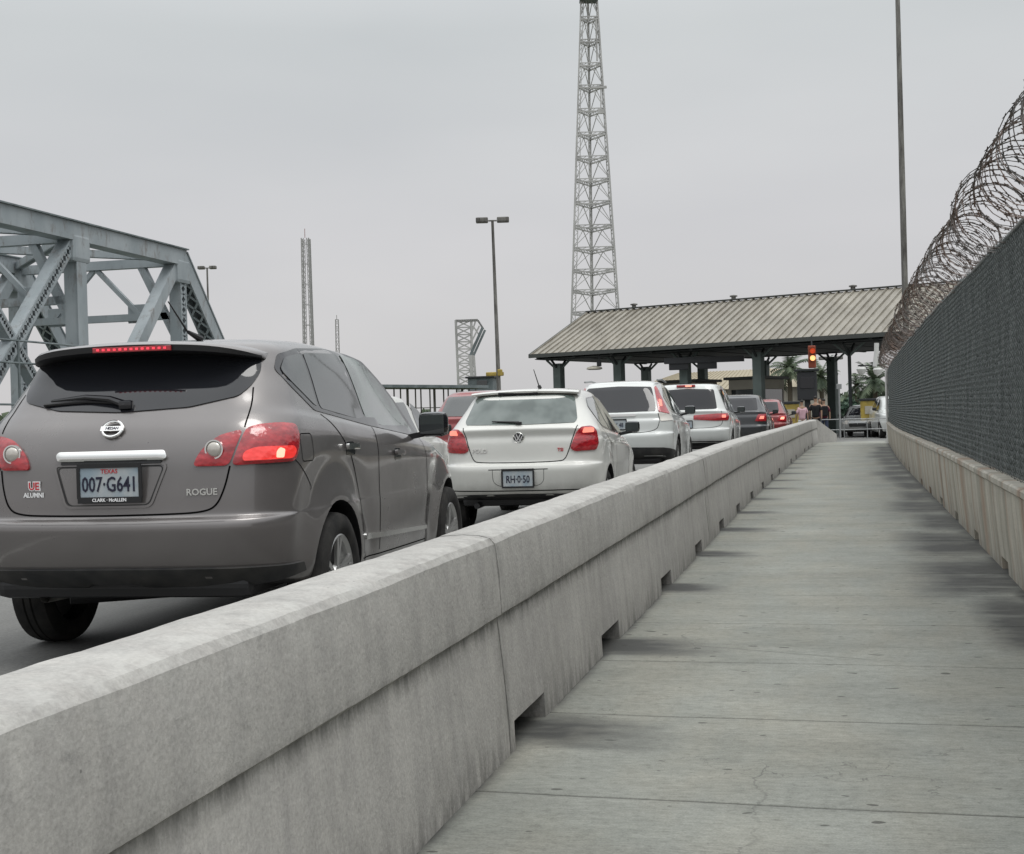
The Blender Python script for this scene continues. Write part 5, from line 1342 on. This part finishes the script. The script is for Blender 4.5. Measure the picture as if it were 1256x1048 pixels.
def bush(label, px0, px1, pyt, D, m_, n=900, name='tree', cat='tree', grp=None):
    a = at(px0, pyt, D); b = at(px1, pyt, D); c_ = (a+b)/2; w_ = (b-a).length/2; hz = c_.z
    r_ = empty(name, (c_.x, c_.y, 0)); tag(r_, label, cat, grp)
    mb = MB(); rs = np.random.RandomState(int(px0)); mb.tube([(0, 0, 0), (0, 0, hz*.6)], [.16, .08], 'bark', 8); mb.build('trunk', r_, 40)
    mb = MB(); cl_ = [(rs.uniform(-.8, .8)*w_, rs.uniform(-.6, .6)*w_, hz*rs.uniform(.35, .85), rs.uniform(.25, .5)*min(w_, hz)) for _ in range(14)]
    for i in range(n):
        k = cl_[rs.randint(14)]; d = rs.normal(size=3); d /= np.linalg.norm(d); rr = k[3]*rs.uniform(.6, 1.05)
        p_ = Vector((k[0]+d[0]*rr, k[1]+d[1]*rr, max(.1, min(k[2]+d[2]*rr, hz*1.02)))); t1 = Vector(rs.normal(size=3)).normalized()*.20; t2 = Vector(rs.normal(size=3)).normalized()*.20
        mb.add([p_-t1, p_+t2, p_+t1, p_-t2], [(0, 1, 2, 3)], m_)
    mb.build('crown', r_)
bush('low pale green tree in the middle of the gap beyond the walkway', 1022, 1056, 484, 98, 'leaf_pale')
bush('darker bushy tree beyond the walkway, next to the fence end', 1052, 1092, 474, 100, 'leaf')
bush('dark tree behind the yellow booth and the thick column', 940, 985, 486, 102, 'leaf')
bush('far dark tree behind the walkway end, behind the lane cabinet', 985, 1030, 482, 112, 'leaf')
# distant tree line as a mass
mb = MB(); rs = np.random.RandomState(5)
for i in range(5200):
    az = rs.uniform(-.62, .40); d_ = rs.uniform(230, 300); hh = (3.2+1.6*math.sin(az*31)+1.2*math.sin(az*83+1))*rs.uniform(.02, 1)
    p_ = Vector((math.sin(az)*d_, math.cos(az)*d_, hh)); t1 = Vector(rs.normal(size=3)).normalized()*1.1; t2 = Vector(rs.normal(size=3)).normalized()*1.1
    mb.add([p_-t1, p_+t2, p_+t1, p_-t2], [(0, 1, 2, 3)], 'leaf')
o = mb.build('distant_trees'); o['kind'] = 'stuff'; tag(o, 'far line of dark trees along the horizon beyond the canopy', 'trees')

# yellow booths
def booth(r_):
    mb = MB(); mb.box((0, 0, -.55), (.75, .75, 1.1), 'yellow', bev=.04); mb.build('panel', r_)
    mb = MB(); mb.box((0, 0, .06), (.85, .85, .10), 'dark_box', bev=.02); mb.build('cap', r_)
    mb = MB(); mb.box((0, -.39, -.4), (.4, .02, .35), 'beige', bev=.005); mb.build('notice', r_)
    mb = MB(); mb.box((0, 0, -1.5), (.5, .5, .8), 'dark_box'); mb.build('foot', r_)
fixture('toll_machine', 'yellow box beyond the barrier end, left of the dark cabinet', 'toll machine', 969, 496, 57, booth)
fixture('toll_machine', 'yellow box beyond the walkway end, beside the fence end post', 'toll machine', 1066, 492, 59, booth)
# barricade rails at walkway end
def rails(r_):
    mb = MB()
    for z_ in (.0, .42): mb.tube([(-1.3, 0, z_), (1.35, 0, z_)], .018, 'galv', 6)
    mb.build('rail', r_)
    for x_ in (-1.3, -.4, .5, 1.35): mb = MB(); mb.tube([(x_, 0, -.35), (x_, 0, .44)], .018, 'galv', 6); mb.build('post', r_)
fixture('pedestrian_railing', 'thin grey pipe railing across the far end of the walkway', 'railing', 1048, 527, 54, rails)
def thinpost(r_):
    mb = MB(); mb.tube([(0, 0, -1.0), (0, 0, 1.0)], .035, 'galv', 8); mb.build('pole', r_, 40)
    mb = MB(); mb.box((0, -.02, 1.05), (.2, .03, .2), 'galv', bev=.01); mb.build('plate', r_)
fixture('sign_post', 'thin grey signpost standing at the end of the walkway before the silver sedan', 'sign post', 1030, 507, 53, thinpost)

# ================================================================= PEOPLE
def person(label, x, y, z, rz, shirt, pants, h=1.68, stride=.16, arm=.1, bag=False):
    r_ = empty('person', (x, y, z), rz); tag(r_, label, 'person', 'people beyond the end of the walkway'); k = h/1.70
    def skin(name, nodes, edges, m_, parent, sub=1):
        me = bpy.data.meshes.new(name); me.from_pydata([tuple(c*k for c in n_[0]) for n_ in nodes], edges, [])
        ob = bpy.data.objects.new(name, me); C.objects.link(ob); md = ob.modifiers.new('s', 'SKIN')
        for i, n_ in enumerate(nodes):
            sv = me.skin_vertices[0].data[i]; rr = n_[1]; sv.radius = (rr[0]*k, rr[1]*k) if isinstance(rr, tuple) else (rr*k, rr*k); sv.use_root = (i == 0)
        ob.modifiers.new('u', 'SUBSURF').levels = sub; ob.modifiers['u'].render_levels = sub
        bpy.context.view_layer.update()
        m2 = bpy.data.meshes.new_from_object(ob.evaluated_get(bpy.context.evaluated_depsgraph_get())); ob.modifiers.clear(); ob.data = m2; m2.materials.clear(); m2.materials.append(M[m_])
        m2.polygons.foreach_set('use_smooth', [True]*len(m2.polygons)); ob.parent = parent; return ob
    s_ = stride
    nd = [((0, 0, .95), (.13, .09)), ((0, 0, 1.15), (.10, .07)), ((0, .01, 1.36), (.12, .07)), ((0, .01, 1.46), (.055, .055)), ((0, -.01, 1.53), (.055, .06)), ((0, -.02, 1.62), (.088, .105)), ((0, -.01, 1.68), (.05, .06)),
          ((.19, .01, 1.38), .05), ((.23, .05, 1.12), .038), ((.23, -.02-arm, .88), .028), ((.225, -.05-arm, .80), (.022, .035)), ((-.19, .01, 1.38), .05), ((-.23, .05, 1.12), .038), ((-.23, -.02+arm, .88), .028), ((-.225, -.05+arm, .80), (.022, .035)),
          ((.09, 0, .86), .085), ((.095, -s_*.5, .50), .058), ((.095, -s_*.8, .09), .038), ((.10, -s_*.8-.13, .035), (.035, .03)), ((-.09, 0, .86), .085), ((-.095, s_*.4, .50), .058), ((-.095, s_*1.2, .11), .038), ((-.10, s_*1.2-.12, .035), (.035, .03))]
    ed = [(0, 1), (1, 2), (2, 3), (3, 4), (4, 5), (5, 6), (2, 7), (7, 8), (8, 9), (9, 10), (2, 11), (11, 12), (12, 13), (13, 14), (0, 15), (15, 16), (16, 17), (17, 18), (0, 19), (19, 20), (20, 21), (21, 22)]
    skin('body', nd, ed, 'skin', r_)
    g_ = .018
    skin('shirt', [((0, 0, 1.15), (.165, .13)), ((0, 0, .98), (.17, .13)), ((0, 0, .86), (.165, .13)), ((0, .01, 1.30), (.18, .13)), ((0, .01, 1.43), (.14, .10)), ((.17, .01, 1.37), .085), ((.225, .04, 1.14), .068), ((-.17, .01, 1.37), .085), ((-.225, .04, 1.14), .068)],
         [(0, 1), (1, 2), (0, 3), (3, 4), (3, 5), (5, 6), (3, 7), (7, 8)], shirt, r_)
    skin('trousers', [((0, 0, .93), (.145, .105)), ((.09, 0, .84), .10), ((.095, -s_*.5, .50), .075), ((.095, -s_*.8, .12), .055), ((-.09, 0, .84), .10), ((-.095, s_*.4, .50), .075), ((-.095, s_*1.2, .14), .055)],
         [(0, 1), (1, 2), (2, 3), (0, 4), (4, 5), (5, 6)], pants, r_)
    skin('hair', [((0, .035, 1.60), (.07, .07)), ((0, .01, 1.68), (.085, .095)), ((0, -.03, 1.715), (.06, .06))], [(0, 1), (1, 2)], 'hair', r_)
    if bag:
        mb = MB(); mb.box((0, .17*k, 1.2*k), (.30, .14, .42), 'black', bev=.05); mb.build('backpack', r_)
def pat(px, D, dz=.25): q = at(px, 520, D); return q.x, q.y, dz
a = pat(1001, 54); person('person in a black top with dark trousers walking left of the signpost', *a, R(170), 'black', 'black', 1.75)
a = pat(1011, 55.5); person('person in a maroon top walking beside the one in black', *a, R(185), 'maroon', 'denim', 1.66, bag=True)
a = pat(1006, 57); person('person in a plum shirt partly hidden behind the two in front', *a, R(10), 'plum', 'black', 1.70)
a = pat(984, 55); person('person in a pale pink shirt standing by the left yellow box', *a, R(200), 'pink', 'white', 1.62)
a = pat(941, 50); person('person in a pale shirt behind the barrier, beside the dark red car', *a, R(200), 'pink', 'denim', 1.60)

# ================================================================= TRUSS BRIDGE
br = empty('truss_bridge', (0, 0, 0)); tag(br, 'grey green riveted steel truss railway bridge rising behind the grey crossover on the left', 'bridge')
PL = 7.6; Y1 = 49.3; XN, XF = -25.0, -32.2
def tops(X_): # top chord nodes
    return [Vector((X_, Y1-PL*i, 8.25)) for i in range(6)]
def box_member(mb, a, b, w_, d_, m_, lace=None, upv=(1, 0, 0)):
    """two side plates (w apart in the plane) joined by lacing bars, or solid"""
    if not lace: mb.bar(a, b, w_, d_, m_, upv); return
    a = Vector(a); b = Vector(b); t = (b-a).normalized(); n_ = t.cross(Vector(upv)).normalized()
    for s_ in (-1, 1): mb.bar(a+n_*s_*(w_/2-.04), b+n_*s_*(w_/2-.04), .08, d_, m_, upv)
    ln = (b-a).length; k = int(ln/(w_*.8)); ux = Vector(upv).normalized()*(d_/2-.02)
    for i in range(k):
        p0 = a+(b-a)*(i/k); p1 = a+(b-a)*((i+1)/k); s_ = 1 if i % 2 else -1
        for e_ in (-1, 1):
            mb.bar(p0+n_*s_*w_*.45+ux*e_, p1-n_*s_*w_*.45+ux*e_, .09, .02, m_, upv)
            mb.bar(p0-n_*s_*w_*.45+ux*e_, p1+n_*s_*w_*.45+ux*e_, .09, .02, m_, upv)
for X_ in (XN, XF):
    T_ = tops(X_); bz = .3; foot = Vector((X_, Y1+PL, bz)); Bn = [Vector((X_, q.y, bz)) for q in T_]
    mb = MB(); box_member(mb, T_[0]+Vector((0, .25, 0)), T_[-1], .62, .62, 'bridge')
    mb.bar(T_[0]+Vector((0, .30, .34)), T_[-1]+Vector((0, 0, .34)), .05, .80, 'bridge_dark', (1, 0, 0)); mb.build('top_chord', br)
    mb = MB(); box_member(mb, foot, Bn[-1], .5, .5, 'bridge'); mb.build('bottom_chord', br)
    # end post: two channels, cover plate on the upper side, lacing below
    mb = MB(); t = (foot-T_[0]).normalized(); n_ = t.cross(Vector((1, 0, 0))).normalized()
    for s_ in (-1, 1): mb.bar(T_[0]+Vector((s_*.28, 0, 0)), foot+Vector((s_*.28, 0, 0)), .07, .62, 'bridge', n_)
    mb.bar(T_[0]-n_*.34, foot-n_*.34, .72, .05, 'bridge', n_) if n_.z < 0 else mb.bar(T_[0]+n_*.34, foot+n_*.34, .72, .05, 'bridge', n_)
    nlow = n_ if n_.z < 0 else -n_
    k = 16
    for i in range(k):
        p0 = T_[0].lerp(foot, i/k); p1 = T_[0].lerp(foot, (i+1)/k)
        for s_ in (-1, 1): mb.bar(p0+Vector((s_*.26, 0, 0))+nlow*.30, p1-Vector((s_*.26, 0, 0))+nlow*.30, .09, .03, 'bridge', n_)
    mb.build('end_post', br)
    for i, (q, b_) in enumerate(zip(T_, Bn)):
        mb = MB(); box_member(mb, q, b_, .50, .50, 'bridge' if i % 2 else 'bridge', lace=None if i else True, upv=(1, 0, 0))
        if i: mb.bar(q+Vector((.27, 0, -.2)), b_+Vector((.27, 0, 0)), .62, .03, 'bridge', (1, 0, 0))
        mb.build('vertical', br)
        mb = MB(); mb.box(q+Vector((.0, .0, -.55)), (.66, 1.15, 1.0), 'bridge', bev=.15); mb.build('gusset', br)
        if i < 5:
            d0 = q; d1 = Bn[i+1]
            mb = MB(); box_member(mb, d0, d1, .48 if i == 0 else .42, .46, 'bridge', lace=(i > 0), upv=(1, 0, 0)); mb.build('diagonal', br)
            if i >= 1:
                mb = MB(); box_member(mb, T_[i+1], Bn[i], .34, .34, 'bridge', lace=True, upv=(1, 0, 0)); mb.build('diagonal', br)
TN, TF = tops(XN), tops(XF)
for i in range(5):    # sway frames and top laterals between the trusses
    a, b = TN[i]+Vector((0, 0, -.15)), TF[i]+Vector((0, 0, -.15)); lo = 2.15
    mb = MB(); mb.bar(a, b, .35, .35, 'bridge'); mb.bar(a-Vector((0, 0, lo)), b-Vector((0, 0, lo)), .28, .28, 'bridge')
    mb.bar(a-Vector((0, 0, lo+1.1)), a.lerp(b, .22)-Vector((0, 0, .05)), .28, .28, 'bridge'); mb.bar(b-Vector((0, 0, lo+1.1)), b.lerp(a, .22)-Vector((0, 0, .05)), .28, .28, 'bridge')
    m0 = a.lerp(b, .5)-Vector((0, 0, lo)); 
    for t in (.22, .78): mb.bar(a.lerp(b, t)-Vector((0, 0, lo)), a.lerp(b, .5 if t < .5 else .5)-Vector((0, 0, .1)), .18, .18, 'bridge')
    for t in (.25, .75): mb.box(a.lerp(b, t)-Vector((0, 0, lo-.15)), (.8, .06, .75), 'bridge', bev=.02)
    mb.build('sway_frame', br)
    if i < 4:
        mb = MB()
        for a_, b_ in ((TN[i], TF[i+1]), (TF[i], TN[i+1])): box_member(mb, a_, b_, .30, .28, 'bridge', lace=True, upv=(0, 0, 1))
        mb.build('top_lateral', br)
mb = MB(); mb.box(((XN+XF)/2, Y1-16, .15), (7.8, 66, .5), 'bridge_dark'); mb.build('deck', br)
mb = MB()
for z_ in (1.2, 1.75, 2.3, 3.6, 4.3): mb.tube([(XN+.5, Y1+6, z_), (XN+.5, Y1-40, z_)], .035, 'bridge_dark', 6)
for i in range(16): mb.tube([(XN+.5, Y1+5-i*2.8, .3), (XN+.5, Y1+5-i*2.8, 2.4 if i % 3 else 4.4)], .04, 'bridge_dark', 6)
mb.build('guard_rail', br)
